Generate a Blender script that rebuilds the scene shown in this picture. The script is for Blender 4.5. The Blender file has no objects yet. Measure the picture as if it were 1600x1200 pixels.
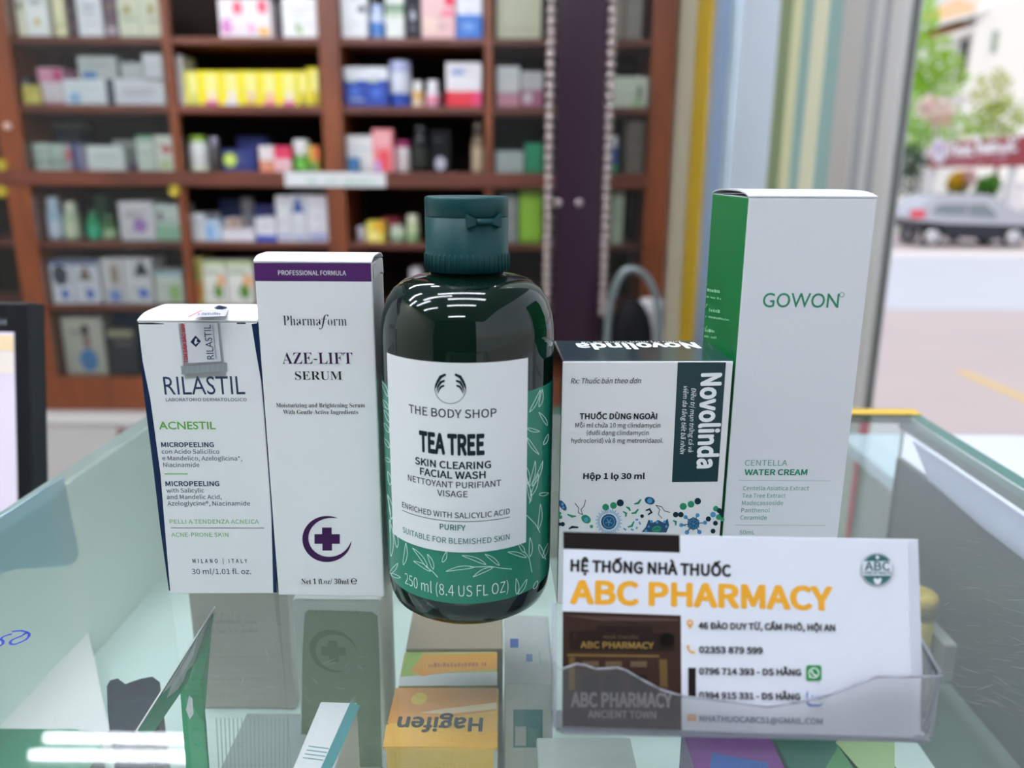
import bpy, bmesh, math, random, os
from mathutils import Vector, Matrix
from mathutils.geometry import tessellate_polygon
random.seed(7)
SC = bpy.context.scene
COL = SC.collection

# ------------------------------------------------------------------ camera
Z0 = 1.05                      # height of the glass counter top
HC = 0.1486                    # camera height above the glass
FPX = 1262.67
PITCH, ROLL, YAW = math.radians(14.694), math.radians(0.34), math.radians(0.445)
CAM = Vector((0, 0, Z0 + HC))
_R = Vector((1, 0, 0)); _F = Vector((0, math.cos(PITCH), -math.sin(PITCH))); _U = Vector((0, math.sin(PITCH), math.cos(PITCH)))
_R, _U = _R * math.cos(ROLL) + _U * math.sin(ROLL), _U * math.cos(ROLL) - _R * math.sin(ROLL)
_rz = Matrix.Rotation(YAW, 3, 'Z')
_R, _F, _U = _rz @ _R, _rz @ _F, _rz @ _U
cd = bpy.data.cameras.new('camera')
cam = bpy.data.objects.new('camera', cd); COL.objects.link(cam)
m = Matrix((( _R.x, _U.x, -_F.x, CAM.x), (_R.y, _U.y, -_F.y, CAM.y), (_R.z, _U.z, -_F.z, CAM.z), (0, 0, 0, 1)))
cam.matrix_world = m
cd.sensor_width = 36; cd.lens = 36 * FPX / 1600
cd.clip_start = 0.01; cd.clip_end = 500
cd.dof.use_dof = True; cd.dof.focus_distance = 0.285; cd.dof.aperture_fstop = 8.0
SC.camera = cam

# ------------------------------------------------------------------ world, sun, exposure
W = bpy.data.worlds.new('sky'); SC.world = W; W.use_nodes = True
nt = W.node_tree
bg = nt.nodes['Background']
sky = nt.nodes.new('ShaderNodeTexSky'); sky.sky_type = 'NISHITA'; sky.sun_disc = False
sky.sun_elevation = math.radians(52); sky.sun_rotation = math.radians(200); sky.dust_density = 4.0; sky.air_density = 1.3
mixn = nt.nodes.new('ShaderNodeMix'); mixn.data_type = 'RGBA'; mixn.inputs[0].default_value = 0.55
mixn.inputs[7].default_value = (9.5, 9.8, 10.4, 1)
nt.links.new(sky.outputs[0], mixn.inputs[6]); nt.links.new(mixn.outputs[2], bg.inputs[0])
bg.inputs[1].default_value = 0.11
sun_d = bpy.data.lights.new('sun', 'SUN'); sun_d.energy = .75; sun_d.angle = math.radians(8); sun_d.color = (1, .96, .9)
sun = bpy.data.objects.new('sun', sun_d); COL.objects.link(sun)
sun.rotation_euler = Vector((-.32, -.5, .8)).to_track_quat('Z', 'Y').to_euler()
TUBE_POWER = 28.0
vs = SC.view_settings
vs.view_transform = 'Standard'; vs.look = 'None'; vs.exposure = 0.45; vs.gamma = 1; vs.use_curve_mapping = False
SC.cycles.use_denoising = True
SC.cycles.max_bounces = 12; SC.cycles.transparent_max_bounces = 24
SC.cycles.caustics_reflective = False; SC.cycles.caustics_refractive = False
SC.cycles.sample_clamp_indirect = 6

# ------------------------------------------------------------------ pixel helpers
def ray(px, py):
    return _F + _R * ((px - 800) / FPX) - _U * ((py - 600) / FPX)
def at(px, py, Y):             # point on the plane y = Y
    d = ray(px, py); return CAM + d * (Y / d.y)
def onz(px, py, z=0.0):        # point on the plane z = Z0 + z
    d = ray(px, py); return CAM + d * ((Z0 + z - CAM.z) / d.z)
def proj(P):
    q = P - CAM; d = q.dot(_F)
    return 800 + FPX * q.dot(_R) / d, 600 - FPX * q.dot(_U) / d

# ------------------------------------------------------------------ materials
def lin(c):
    c = c / 255.0
    return c / 12.92 if c <= 0.04045 else ((c + 0.055) / 1.055) ** 2.4
def rgb(c):
    if isinstance(c, str):
        c = [int(c[i:i + 2], 16) for i in (0, 2, 4)]
    return (lin(c[0]), lin(c[1]), lin(c[2]), 1)
_M = {}
def mat(c, rough=0.5, metal=0.0, spec=0.5, noise=0.0, nscale=60, emit=0, coat=0, bump=0.0, bscale=300, key=''):
    q_ = rgb(c)
    if spec == .5 and rough >= .4 and not coat and .3 * q_[0] + .6 * q_[1] + .1 * q_[2] < .03: spec = .18      # matt dark inks
    k = (str(c), rough, metal, spec, noise, nscale, emit, coat, bump, bscale, key)
    if k in _M: return _M[k]
    M = bpy.data.materials.new('mat_%d' % len(_M)); M.use_nodes = True
    n = M.node_tree.nodes; L = M.node_tree.links
    p = n['Principled BSDF']; col = rgb(c)
    p.inputs['Base Color'].default_value = col
    p.inputs['Roughness'].default_value = rough
    p.inputs['Metallic'].default_value = metal
    p.inputs['Specular IOR Level'].default_value = spec
    if coat: p.inputs['Coat Weight'].default_value = coat; p.inputs['Coat Roughness'].default_value = .05
    if emit:
        p.inputs['Emission Color'].default_value = col; p.inputs['Emission Strength'].default_value = emit
    if noise or bump:
        tc = n.new('ShaderNodeTexCoord')
        if noise:
            t = n.new('ShaderNodeTexNoise'); t.inputs['Scale'].default_value = nscale; t.inputs['Detail'].default_value = 5
            L.new(tc.outputs['Object'], t.inputs['Vector'])
            mx = n.new('ShaderNodeMix'); mx.data_type = 'RGBA'
            mx.inputs[6].default_value = tuple(max(0, x * (1 - noise)) for x in col[:3]) + (1,)
            mx.inputs[7].default_value = tuple(min(1, x * (1 + noise)) for x in col[:3]) + (1,)
            L.new(t.outputs['Fac'], mx.inputs[0]); L.new(mx.outputs[2], p.inputs['Base Color'])
        if bump:
            t = n.new('ShaderNodeTexNoise'); t.inputs['Scale'].default_value = bscale; t.inputs['Detail'].default_value = 3
            L.new(tc.outputs['Object'], t.inputs['Vector'])
            b = n.new('ShaderNodeBump'); b.inputs['Strength'].default_value = bump; b.inputs['Distance'].default_value = .001
            L.new(t.outputs['Fac'], b.inputs['Height']); L.new(b.outputs[0], p.inputs['Normal'])
    _M[k] = M
    return M
def wood(c1, c2, scale=(6, 6, 1), rough=.45):
    k = ('wood', str(c1), str(c2), scale)
    if k in _M: return _M[k]
    M = bpy.data.materials.new('wood_%d' % len(_M)); M.use_nodes = True
    n = M.node_tree.nodes; L = M.node_tree.links; p = n['Principled BSDF']
    tc = n.new('ShaderNodeTexCoord'); mp = n.new('ShaderNodeMapping'); mp.inputs['Scale'].default_value = scale
    t = n.new('ShaderNodeTexNoise'); t.inputs['Scale'].default_value = 5; t.inputs['Detail'].default_value = 8; t.inputs['Distortion'].default_value = .6
    r = n.new('ShaderNodeValToRGB'); r.color_ramp.elements[0].color = rgb(c1); r.color_ramp.elements[1].color = rgb(c2)
    r.color_ramp.elements[0].position = .3; r.color_ramp.elements[1].position = .7
    L.new(tc.outputs['Object'], mp.inputs[0]); L.new(mp.outputs[0], t.inputs['Vector']); L.new(t.outputs['Fac'], r.inputs[0]); L.new(r.outputs[0], p.inputs['Base Color'])
    p.inputs['Roughness'].default_value = rough
    _M[k] = M
    return M
def clear(tint=(1, 1, 1), haze=0.0, hazec=(1, 1, 1), rough=0.0, ior=1.5, key=''):
    """thin clear sheet: transparent + Fresnel gloss (+ a little scattering haze)"""
    k = ('clear', tint, haze, hazec, rough, ior, key)
    if k in _M: return _M[k]
    M = bpy.data.materials.new('clear_%d' % len(_M)); M.use_nodes = True
    n = M.node_tree.nodes; L = M.node_tree.links; n.remove(n['Principled BSDF']); o = n['Material Output']
    tr = n.new('ShaderNodeBsdfTransparent'); tr.inputs[0].default_value = (*tint, 1)
    gl = n.new('ShaderNodeBsdfGlossy'); gl.inputs['Roughness'].default_value = rough
    fr = n.new('ShaderNodeFresnel'); fr.inputs[0].default_value = ior
    a = n.new('ShaderNodeMixShader'); L.new(fr.outputs[0], a.inputs[0])
    last = tr.outputs[0]
    if haze:
        df = n.new('ShaderNodeBsdfDiffuse'); df.inputs[0].default_value = (*hazec, 1)
        tl = n.new('ShaderNodeBsdfTranslucent'); tl.inputs[0].default_value = (*hazec, 1)
        h2 = n.new('ShaderNodeMixShader'); h2.inputs[0].default_value = .5; L.new(df.outputs[0], h2.inputs[1]); L.new(tl.outputs[0], h2.inputs[2])
        h = n.new('ShaderNodeMixShader'); h.inputs[0].default_value = haze; L.new(tr.outputs[0], h.inputs[1]); L.new(h2.outputs[0], h.inputs[2])
        last = h.outputs[0]
    L.new(last, a.inputs[1]); L.new(gl.outputs[0], a.inputs[2]); L.new(a.outputs[0], o.inputs[0])
    _M[k] = M
    return M

def trans(c, f=.5, rough=.45):
    """thin sheet that lets some light through (paper, frosted glass, leaves)"""
    k = ('trans', c, f)
    if k in _M: return _M[k]
    M = bpy.data.materials.new('sheet_%d' % len(_M)); M.use_nodes = True; n = M.node_tree.nodes; L = M.node_tree.links
    p = n['Principled BSDF']; p.inputs['Roughness'].default_value = rough; p.inputs['Base Color'].default_value = rgb(c)
    tl = n.new('ShaderNodeBsdfTranslucent'); tl.inputs[0].default_value = rgb(c); mx = n.new('ShaderNodeMixShader'); mx.inputs[0].default_value = f
    L.new(p.outputs[0], mx.inputs[1]); L.new(tl.outputs[0], mx.inputs[2]); L.new(mx.outputs[0], n['Material Output'].inputs[0]); _M[k] = M
    return M
# ------------------------------------------------------------------ mesh builder
class B:
    def __init__(s): s.v = []; s.f = []; s.m = []; s.fm = []; s.sm = []
    def mi(s, M):
        if M not in s.m: s.m.append(M)
        return s.m.index(M)
    def add(s, vs, fs, M, smooth=False):
        o = len(s.v); s.v += [Vector(v) for v in vs]; i = s.mi(M)
        for f in fs: s.f.append([o + k for k in f]); s.fm.append(i); s.sm.append(smooth)
        return s
    def box(s, lo, hi, M, X=None, bev=0.0, faces=None):
        """axis box lo..hi; X optional matrix; faces: dict face->material (front back left right top bottom)"""
        lo = Vector(lo); hi = Vector(hi)
        bm = bmesh.new()
        r = bmesh.ops.create_cube(bm, size=1)
        for v in bm.verts:
            v.co = Vector(((lo[i] + hi[i]) / 2 + v.co[i] * (hi[i] - lo[i]) for i in range(3)))
        if bev:
            bmesh.ops.bevel(bm, geom=list(bm.edges), offset=bev, segments=2, profile=.5, affect='EDGES')
        bm.normal_update()
        nm = {'front': (0, -1, 0), 'back': (0, 1, 0), 'left': (-1, 0, 0), 'right': (1, 0, 0), 'top': (0, 0, 1), 'bottom': (0, 0, -1)}
        bm.verts.index_update()
        vs = [v.co.copy() for v in bm.verts]
        if X is not None: vs = [X @ v for v in vs]
        o = len(s.v); s.v += vs
        for f in bm.faces:
            MM = M
            if faces:
                for k, q in faces.items():
                    if f.normal.dot(Vector(nm[k])) > .75: MM = q
            s.f.append([o + v.index for v in f.verts]); s.fm.append(s.mi(MM)); s.sm.append(False)
        bm.free()
        return s
    def lathe(s, prof, M, c=(0, 0, 0), n=32, smooth=True, sx=1, sy=1, cap=True, axis='z'):
        c = Vector(c); vs = []; fs = []
        for (r, z) in prof:
            for k in range(n):
                a = 2 * math.pi * k / n
                q = Vector((r * math.cos(a) * sx, r * math.sin(a) * sy, z))
                if axis == 'y': q = Vector((q.x, q.z, q.y))
                if axis == 'x': q = Vector((q.z, q.x, q.y))
                vs.append(c + q)
        for i in range(len(prof) - 1):
            for k in range(n):
                k2 = (k + 1) % n
                f = [i * n + k, i * n + k2, (i + 1) * n + k2, (i + 1) * n + k]
                fs.append(f if axis != 'y' else f[::-1])
        s.add(vs, fs, M, smooth)
        if cap:
            L = (len(prof) - 1) * n
            e = [list(range(n - 1, -1, -1)), [L + k for k in range(n)]]
            if axis == 'y': e = [q[::-1] for q in e]
            o = len(s.v) - len(vs)
            for f in e: s.f.append([o + k for k in f]); s.fm.append(s.mi(M)); s.sm.append(False)
        return s
    def tube(s, path, r, M, n=10, smooth=True):
        path = [Vector(p) for p in path]; vs = []; fs = []
        prev = None
        for i, p in enumerate(path):
            t = (path[min(i + 1, len(path) - 1)] - path[max(i - 1, 0)]).normalized()
            a = (prev - t * prev.dot(t)) if prev else t.orthogonal()
            if a.length < 1e-6: a = t.orthogonal()
            a.normalize(); prev = a; b = t.cross(a)
            rr = r[i] if isinstance(r, (list, tuple)) else r
            for k in range(n):
                w = 2 * math.pi * k / n; vs.append(p + (a * math.cos(w) + b * math.sin(w)) * rr)
        for i in range(len(path) - 1):
            for k in range(n):
                k2 = (k + 1) % n; fs.append([i * n + k, i * n + k2, (i + 1) * n + k2, (i + 1) * n + k])
        fs.append(list(range(n - 1, -1, -1))); e = (len(path) - 1) * n; fs.append([e + k for k in range(n)])
        return s.add(vs, fs, M, smooth)
    def prism(s, pts, d, M, Mside=None):
        """polygon pts (3D, planar) extruded by vector d"""
        pts = [Vector(p) for p in pts]; d = Vector(d); n = len(pts)
        tri = [list(t) for t in tessellate_polygon([pts])]
        nrm = Vector((0, 0, 0))
        for i in range(n):
            a, b = pts[i], pts[(i + 1) % n]; nrm += a.cross(b)
        flip = nrm.dot(d) > 0
        top = list(range(n)); bot = [n + i for i in range(n)]
        fs = []
        s.add(pts + [p + d for p in pts], [top if not flip else top[::-1], bot if flip else bot[::-1]], M)
        o = len(s.v) - 2 * n
        for i in range(n):
            j = (i + 1) % n; q = [o + i, o + n + i, o + n + j, o + j]
            s.f.append(q if not flip else q[::-1]); s.fm.append(s.mi(Mside or M)); s.sm.append(False)
        return s
    def ball(s, c, r, M, n=10):
        c = Vector(c); rr = r if isinstance(r, (tuple, list)) else (r, r, r)
        vs = []; fs = []; h = n // 2
        for i in range(h + 1):
            p = math.pi * i / h
            for k in range(n):
                a = 2 * math.pi * k / n
                vs.append(c + Vector((rr[0] * math.sin(p) * math.cos(a), rr[1] * math.sin(p) * math.sin(a), -rr[2] * math.cos(p))))
        for i in range(h):
            for k in range(n):
                k2 = (k + 1) % n; fs.append([i * n + k, i * n + k2, (i + 1) * n + k2, (i + 1) * n + k])
        return s.add(vs, fs, M, True)
    def build(s, name, parent=None, loc=None):
        loc = Vector(loc) if loc is not None else (parent_world(parent) if parent else Vector((0, 0, 0)))
        me = bpy.data.meshes.new(name)
        me.from_pydata([tuple(v - loc) for v in s.v], [], s.f)
        for M in s.m: me.materials.append(M)
        me.polygons.foreach_set('material_index', s.fm)
        me.polygons.foreach_set('use_smooth', s.sm)
        me.update()
        o = bpy.data.objects.new(name, me); COL.objects.link(o)
        if parent: o.parent = parent; o.location = loc - parent_world(parent)
        else: o.location = loc
        return o
def parent_world(o):
    v = Vector((0, 0, 0))
    while o: v += o.location; o = o.parent
    return v
def tag(o, label=None, cat=None, group=None, kind=None):
    if label: o['label'] = label
    if cat: o['category'] = cat
    if group: o['group'] = group
    if kind: o['kind'] = kind
    return o
def thing(name, label, cat, loc, group=None):
    o = bpy.data.objects.new(name, None); o.empty_display_size = .02; COL.objects.link(o); o.location = loc
    return tag(o, label, cat, group)
def struct(b, name):
    return tag(b.build(name), kind='structure')

# ------------------------------------------------------------------ lettering
FD = os.path.join(bpy.utils.resource_path('LOCAL'), 'datafiles', 'fonts')
def _font(fn):
    try: return bpy.data.fonts.load(os.path.join(FD, fn))
    except Exception: return None
SANS = _font('Noto Sans CJK Regular.woff2'); MATHF = _font('NotoSansMath-Regular.woff2')
def serif(t):
    out = ''
    for ch in t:
        if 'A' <= ch <= 'Z': out += chr(0x1D400 + ord(ch) - 65)
        elif 'a' <= ch <= 'z': out += chr(0x1D41A + ord(ch) - 97)
        elif '0' <= ch <= '9': out += chr(0x1D7CE + ord(ch) - 48)
        else: out += ch
    return out
_T = {}
def glyphs(t, ser=False, off=0.0, space=1.0):
    if off >= 0 and ser is False: off = off * .52 + .002      # ink spread
    k = (t, ser, off, space)
    if k in _T: return _T[k]
    def mk(body):
        cu = bpy.data.curves.new('t', 'FONT'); cu.body = serif(body) if ser is True else body
        f = None if ser == 'gill' else (MATHF if ser else SANS)
        if f: cu.font = f
        cu.size = 1; cu.resolution_u = 3; cu.offset = min(off, 0); cu.space_character = space; cu.fill_mode = 'FRONT'
        o = bpy.data.objects.new('t', cu); COL.objects.link(o)
        dg = bpy.context.evaluated_depsgraph_get(); dg.update()
        ev = o.evaluated_get(dg); me = ev.to_mesh()
        v = [(q.co.x, q.co.y) for q in me.vertices]; fs = [list(p.vertices) for p in me.polygons]
        ev.to_mesh_clear(); bpy.data.objects.remove(o); bpy.data.curves.remove(cu)
        return v, fs
    v, fs = mk(t)
    kk = ('H', ser, off)
    if kk not in _T:
        hv, _ = mk('H'); _T[kk] = max(q[1] for q in hv)
    cap = _T[kk]
    if off > 0:                  # heavier weight: overlaid copies nudged outward
        v0, f0 = v, fs; v = list(v0); fs = list(f0)
        n_ = 8 if off > .005 else 4
        for i in range(n_):
            a = 2 * math.pi * (i + .5) / n_; o_ = len(v)
            v += [(q[0] + off * math.cos(a), q[1] + off * math.sin(a), (i + 1) * 5e-6) for q in v0]; fs += [[o_ + j for j in f] for f in f0]
    x0 = min(q[0] for q in v); x1 = max(q[0] for q in v)
    v = [((q[0] - x0) / (x1 - x0), q[1] / cap, q[2] if len(q) > 2 else 0.0) for q in v]
    _T[k] = (v, fs)
    return _T[k]

class Plane:
    def __init__(s, o, ex, ey):
        s.o = Vector(o); s.ex = Vector(ex).normalized(); s.n = s.ex.cross(Vector(ey)).normalized(); s.ey = s.n.cross(s.ex)
        if s.n.dot(CAM - s.o) < 0: s.n = -s.n
    def uv(s, px, py):
        d = ray(px, py); t = (s.o - CAM).dot(s.n) / d.dot(s.n); q = CAM + d * t - s.o
        return Vector((q.dot(s.ex), q.dot(s.ey)))
    def pos(s, u, off): return s.o + s.ex * u.x + s.ey * u.y + s.n * off
    step = 1e9
class Cyl:
    step = .0012
    def __init__(s, xa, ya, R): s.xa, s.ya, s.R = xa, ya, R
    def uv(s, px, py):
        d = ray(px, py); ox, oy = CAM.x - s.xa, CAM.y - s.ya
        a = d.x ** 2 + d.y ** 2; b = ox * d.x + oy * d.y; c = ox * ox + oy * oy - s.R ** 2
        disc = max(0, b * b - a * c); t = (-b - math.sqrt(disc)) / a
        q = CAM + d * t
        return Vector((math.atan2(q.x - s.xa, -(q.y - s.ya)) * s.R, q.z))
    def pos(s, u, off):
        a = u.x / s.R; r = s.R + off
        return Vector((s.xa + r * math.sin(a), s.ya - r * math.cos(a), u.y))
class Art:
    """prints flat shapes, given as photo points, onto a surface and adds them to mesh b"""
    def __init__(s, surf, b, base=4e-5): s.S = surf; s.b = b; s.lay = base
    def up(s): s.lay += 6e-5
    def raw(s, uvs, faces, M, z=None):
        s.b.add([s.S.pos(u, s.lay + (z[i] if z else 0)) for i, u in enumerate(uvs)], faces, M)
    def polyuv(s, uvs, M):
        uvs = [Vector(u) for u in uvs]
        tri = tessellate_polygon([[Vector((u.x, u.y, 0)) for u in uvs]])
        out = []
        for t in tri:
            a, b, c = (uvs[i] for i in t)
            if (b - a).cross(c - a) < 0: b, c = c, b
            out.append((a, b, c))
        st = s.S.step
        k = 0
        while k < len(out):          # split long triangles on curved surfaces
            a, b, c = out[k]
            e = [(abs(b.x - a.x), 0), (abs(c.x - b.x), 1), (abs(a.x - c.x), 2)]
            mx, i = max(e)
            if mx > st * 2 and len(out) < 6000:
                p = [a, b, c]; A, Bv, Cv = p[i], p[(i + 1) % 3], p[(i + 2) % 3]; mid = (A + Bv) / 2
                out[k] = (A, mid, Cv); out.append((mid, Bv, Cv))
            else: k += 1
        vs = []; fs = []
        for t in out: fs.append([len(vs), len(vs) + 1, len(vs) + 2]); vs += list(t)
        s.raw(vs, fs, M)
    def poly(s, pts, M): s.polyuv([s.S.uv(*p) for p in pts], M)
    def rect(s, x0, y0, x1, y1, M): s.poly([(x0, y0), (x1, y0), (x1, y1), (x0, y1)], M)
    def disc(s, x, y, r, M, ry=None, n=20, rot=0, a0=0, a1=360):
        ry = ry or r; c, q = math.cos(math.radians(rot)), math.sin(math.radians(rot)); pts = []
        for k in range(n if a1 - a0 == 360 else n + 1):
            a = math.radians(a0 + (a1 - a0) * k / n); dx, dy = r * math.cos(a), ry * math.sin(a)
            pts.append((x + dx * c - dy * q, y + dx * q + dy * c))
        s.poly(pts, M)
    def stroke(s, pts, w, M):
        """w: px width (number or list along the path)"""
        n = len(pts); L = []; R = []
        for i, p in enumerate(pts):
            a = pts[max(i - 1, 0)]; b = pts[min(i + 1, n - 1)]
            dx, dy = b[0] - a[0], b[1] - a[1]; l = math.hypot(dx, dy) or 1
            ww = (w[i] if isinstance(w, (list, tuple)) else w) / 2
            L.append((p[0] - dy / l * ww, p[1] + dx / l * ww)); R.append((p[0] + dy / l * ww, p[1] - dx / l * ww))
        for i in range(n - 1): s.poly([L[i], L[i + 1], R[i + 1], R[i]], M)
    def ring(s, x, y, r, w, M, ry=None, a0=0, a1=360, n=28):
        ry = ry or r
        s.stroke([(x + r * math.cos(math.radians(a0 + (a1 - a0) * k / n)), y + ry * math.sin(math.radians(a0 + (a1 - a0) * k / n))) for k in range(n + 1)], w, M)
    def text(s, t, p0, p1, cap, M, ser=False, off=0.0, shear=0.0, space=1.0):
        """baseline from photo point p0 to p1, cap height in px"""
        v, fs = glyphs(t, ser, off, space)
        dx, dy = p1[0] - p0[0], p1[1] - p0[1]; l = math.hypot(dx, dy); nx, ny = dy / l, -dx / l
        a, b = s.S.uv(*p0), s.S.uv(*p1)
        mx, my = (p0[0] + p1[0]) / 2, (p0[1] + p1[1]) / 2
        c0, c1 = s.S.uv(mx, my), s.S.uv(mx + nx * cap, my + ny * cap)
        ex = b - a; ey = Vector((-ex.y, ex.x)).normalized(); h = (c1 - c0).dot(ey)
        ey = ey * h
        s.raw([a + ex * (q[0]) + ey * q[1] + ex.normalized() * (shear * q[1] * abs(h)) for q in v], fs, M, [q[2] for q in v])
    def ctext(s, t, xl, xr, yc, cap, M, off=0.0, space=1.0, ser=False):
        """text around the bottle: left / right limits in px, centre baseline in px"""
        xc = (xl + xr) / 2; z = s.S.uv(xc, yc).y
        def solve(x):
            lo, hi = -1.5 * s.S.R, 1.5 * s.S.R
            for _ in range(40):
                md = (lo + hi) / 2
                if proj(s.S.pos(Vector((md, z)), 0))[0] < x: lo = md
                else: hi = md
            return lo
        a, b = solve(xl), solve(xr); h = abs(s.S.uv(xc, yc - cap).y - z)
        v, fs = glyphs(t, ser, off, space)
        s.raw([Vector((a + (b - a) * q[0], z + h * q[1])) for q in v], fs, M, [q[2] for q in v])
        return a, b, z
def microtext(A, p0, p1, h, M, seed=0):
    """print too small to read: a row of tiny upright dashes"""
    R = random.Random(seed); x = 0.0; L = math.hypot(p1[0] - p0[0], p1[1] - p0[1]); ux, uy = (p1[0] - p0[0]) / L, (p1[1] - p0[1]) / L
    while x < L:
        w = R.uniform(.5, 1.4) * h * .5; hh = h * R.uniform(.6, 1)
        a = (p0[0] + ux * x, p0[1] + uy * x); b = (a[0] + ux * w, a[1] + uy * w)
        if R.random() > .12: A.poly([a, b, (b[0], b[1] - hh), (a[0], a[1] - hh)], M)
        x += w + h * .22

# ================================================================== cartons on the counter
WHITE = mat('E9E9EA', .42, bump=.04, bscale=900); WHITEM = mat('E6E7EA', .5, bump=.05, bscale=900)
CLEARSEAL = clear(haze=.10, hazec=(.9, .9, .92), rough=.15, key='seal')
def frame(p):
    x, y, a, w, d, h = p
    return Matrix.Translation((x, y, Z0)) @ Matrix.Rotation(a, 4, 'Z')
def front_plane(p):
    X = frame(p); return Plane(X @ Vector((0, 0, 0)), X.to_3x3() @ Vector((1, 0, 0)), (0, 0, 1))
def flap(b, p, bulge, M, t=.00045, over=0.0, n=12):
    """arched lid panel: bows upward between its front and back edge"""
    x, y, a, w, d, h = p; X = frame(p); top = []; bot = []
    for i in range(n + 1):
        f = i / n; z = h + bulge * (1 - (2 * f - 1) ** 4) + .0001
        for u in (over, w - over):
            top.append(X @ Vector((u, d * f, z + t))); bot.append(X @ Vector((u, d * f, z)))
    fs = []; o = len(top)
    for i in range(n):
        q = [2 * i, 2 * i + 1, 2 * i + 3, 2 * i + 2]
        fs.append(q); fs.append([o + k for k in q[::-1]])
        fs.append([2 * i, 2 * i + 2, o + 2 * i + 2, o + 2 * i]); fs.append([2 * i + 1, o + 2 * i + 1, o + 2 * i + 3, 2 * i + 3])
    fs.append([0, o, o + 1, 1]); e = 2 * n; fs.append([e, e + 1, o + e + 1, o + e])
    b.add(top + bot, fs, M, False)
NAVY = mat('16284A', .4); NAVYT = mat('1F3355', .5); GREENT = mat('5BA43C', .5); GREENL = mat('79B16B', .5); BLACKT = mat('17181C', .5)

# ---- skin peeling carton (far left)
pR = [-.1261, .2627, .0264, .0395, .030, .1000]
t = thing('skincare_carton', 'small white and navy skincare carton with silver seal, leftmost on the counter', 'carton', (pR[0] + .02, pR[1] + .015, Z0), 'product cartons on the glass counter')
b = B(); b.box((0, 0, 0), (pR[3], pR[4], pR[5]), WHITE, frame(pR), .0005, {'left': NAVY, 'right': NAVY})
A = Art(front_plane(pR), b)
A.poly([(215, 512), (222, 560), (235, 624), (251, 742), (258, 830), (266, 923), (264, 923), (250, 822), (240, 735), (226, 624), (217, 540)], NAVY)
A.poly([(393, 506), (402, 505), (411, 585), (420, 690), (428, 802), (433, 926), (427, 926), (424, 802), (417, 690), (408, 595), (400, 550)], NAVY)
A.stroke([(216, 505.5), (236, 505.5), (256, 506)], [2, 2.6, 1], BLACKT); A.stroke([(370, 505), (384, 505)], 2, BLACKT)
T = A.text
T('RILASTIL', (257.5, 616.6), (383.5, 615.8), 28, NAVYT, ser='gill')
T('LABORATORIO DERMATOLOGICO', (259.4, 626.8), (385.5, 626.8), 5, NAVYT)
T('ACNESTIL', (249, 670.5), (337.4, 670.5), 11.5, GREENT, off=.014, ser='gill')
T('MICROPEELING', (252.3, 698.3), (334.5, 698.3), 7, NAVYT, off=.018)
T('con Acido Salicilico', (253, 708.7), (343, 708.7), 6.4, NAVYT)
T('e Mandelico, Azeloglicina*,', (254, 719), (378.4, 719.5), 6.4, NAVYT)
T('Niacinamide', (255.5, 729.4), (311.8, 729.4), 6.4, NAVYT)
A.stroke([(257, 740.5), (293, 740.5)], 1.3, GREENT)
T('MICROPEELING', (258.9, 759.2), (343, 759.2), 7, NAVYT, off=.018)
T('with Salicylic', (260.3, 769.4), (319, 769.4), 6.4, NAVYT)
T('and Mandelic Acid,', (261, 779.6), (346.4, 779.6), 6.4, NAVYT)
T('Azeloglycine\u00ae, Niacinamide', (262, 789.8), (391, 789.8), 6.4, NAVYT)
T('PELLI A TENDENZA ACNEICA', (265.4, 818), (404.8, 818), 6.2, GREENL)
A.stroke([(267, 824.8), (413, 825)], 1, NAVYT)
T('ACNE-PRONE SKIN', (268, 838.5), (357, 838.5), 6.2, GREENL)
T('MILANO | ITALY', (301.4, 879.3), (386.4, 879.3), 6, NAVYT, off=.012, space=1.3)
T('30 ml/1.01 fl. oz.', (300, 896.9), (392.6, 896.9), 8, NAVYT)
b.build('carton_body', t)
b = B(); flap(b, pR, .0018, WHITE)
A = Art(Plane(frame(pR) @ Vector((0, 0, pR[5] + .0026)), (1, 0, 0), (0, 1, 0)), b)
A.poly([(334, 481), (342, 477), (356, 480), (347, 484)], NAVY); A.poly([(340, 480.5), (344, 479), (349, 480.5), (345, 482)], WHITE)
A.poly([(296, 496), (352, 494), (358, 483), (318, 485)], mat('C9C9D2', .4)); A.up(); microtext(A, (310, 493), (344, 492), 4, mat('5A6072', .5), 3); A.poly([(291, 496), (296, 496), (318, 485), (314, 485)], mat('D8707E', .5))
b.build('tuck_flap', t)
b = B(); A = Art(front_plane(pR), b, 2.2e-4)
A.poly([(278, 504), (343.5, 504), (353.5, 589), (289, 592)], CLEARSEAL); A.up()
SILV = mat('DADAE0', .35); GREYB = mat('8E9496', .4)
A.poly([(289, 504), (340, 504), (346, 564), (295, 567)], SILV); A.up()
A.poly([(283, 571.5), (355, 566.5), (355.5, 580), (284.5, 584.5)], GREYB)
T = A.text
T('TEM \u0110\u1ea2M B\u1ea2O HPP', (294.5, 566), (289, 505), 5.5, mat('C22846', .5), off=.02)
A.poly([(306, 524), (314.5, 533), (306.5, 542), (298, 534)], NAVY); A.up()
A.poly([(306, 529), (308.5, 528.5), (308, 534), (311, 534), (306, 538), (304, 534.5)], SILV)
T('RILASTIL', (335.5, 561), (329.5, 507), 11, NAVYT, ser='gill')
T('LABORATORIO DERMATOLOGICO', (339.5, 560), (334, 508), 2.2, NAVYT)
for k in range(9):
    A.stroke([(286 + k * 8, 571 - k * .55), (284 + k * 8, 584 - k * .55)], .4, mat('B5B9BB', .4, .4))
o = b.build('security_seal', t); o['label'] = 'clear and silver security seal sticker with red edge print'

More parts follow.
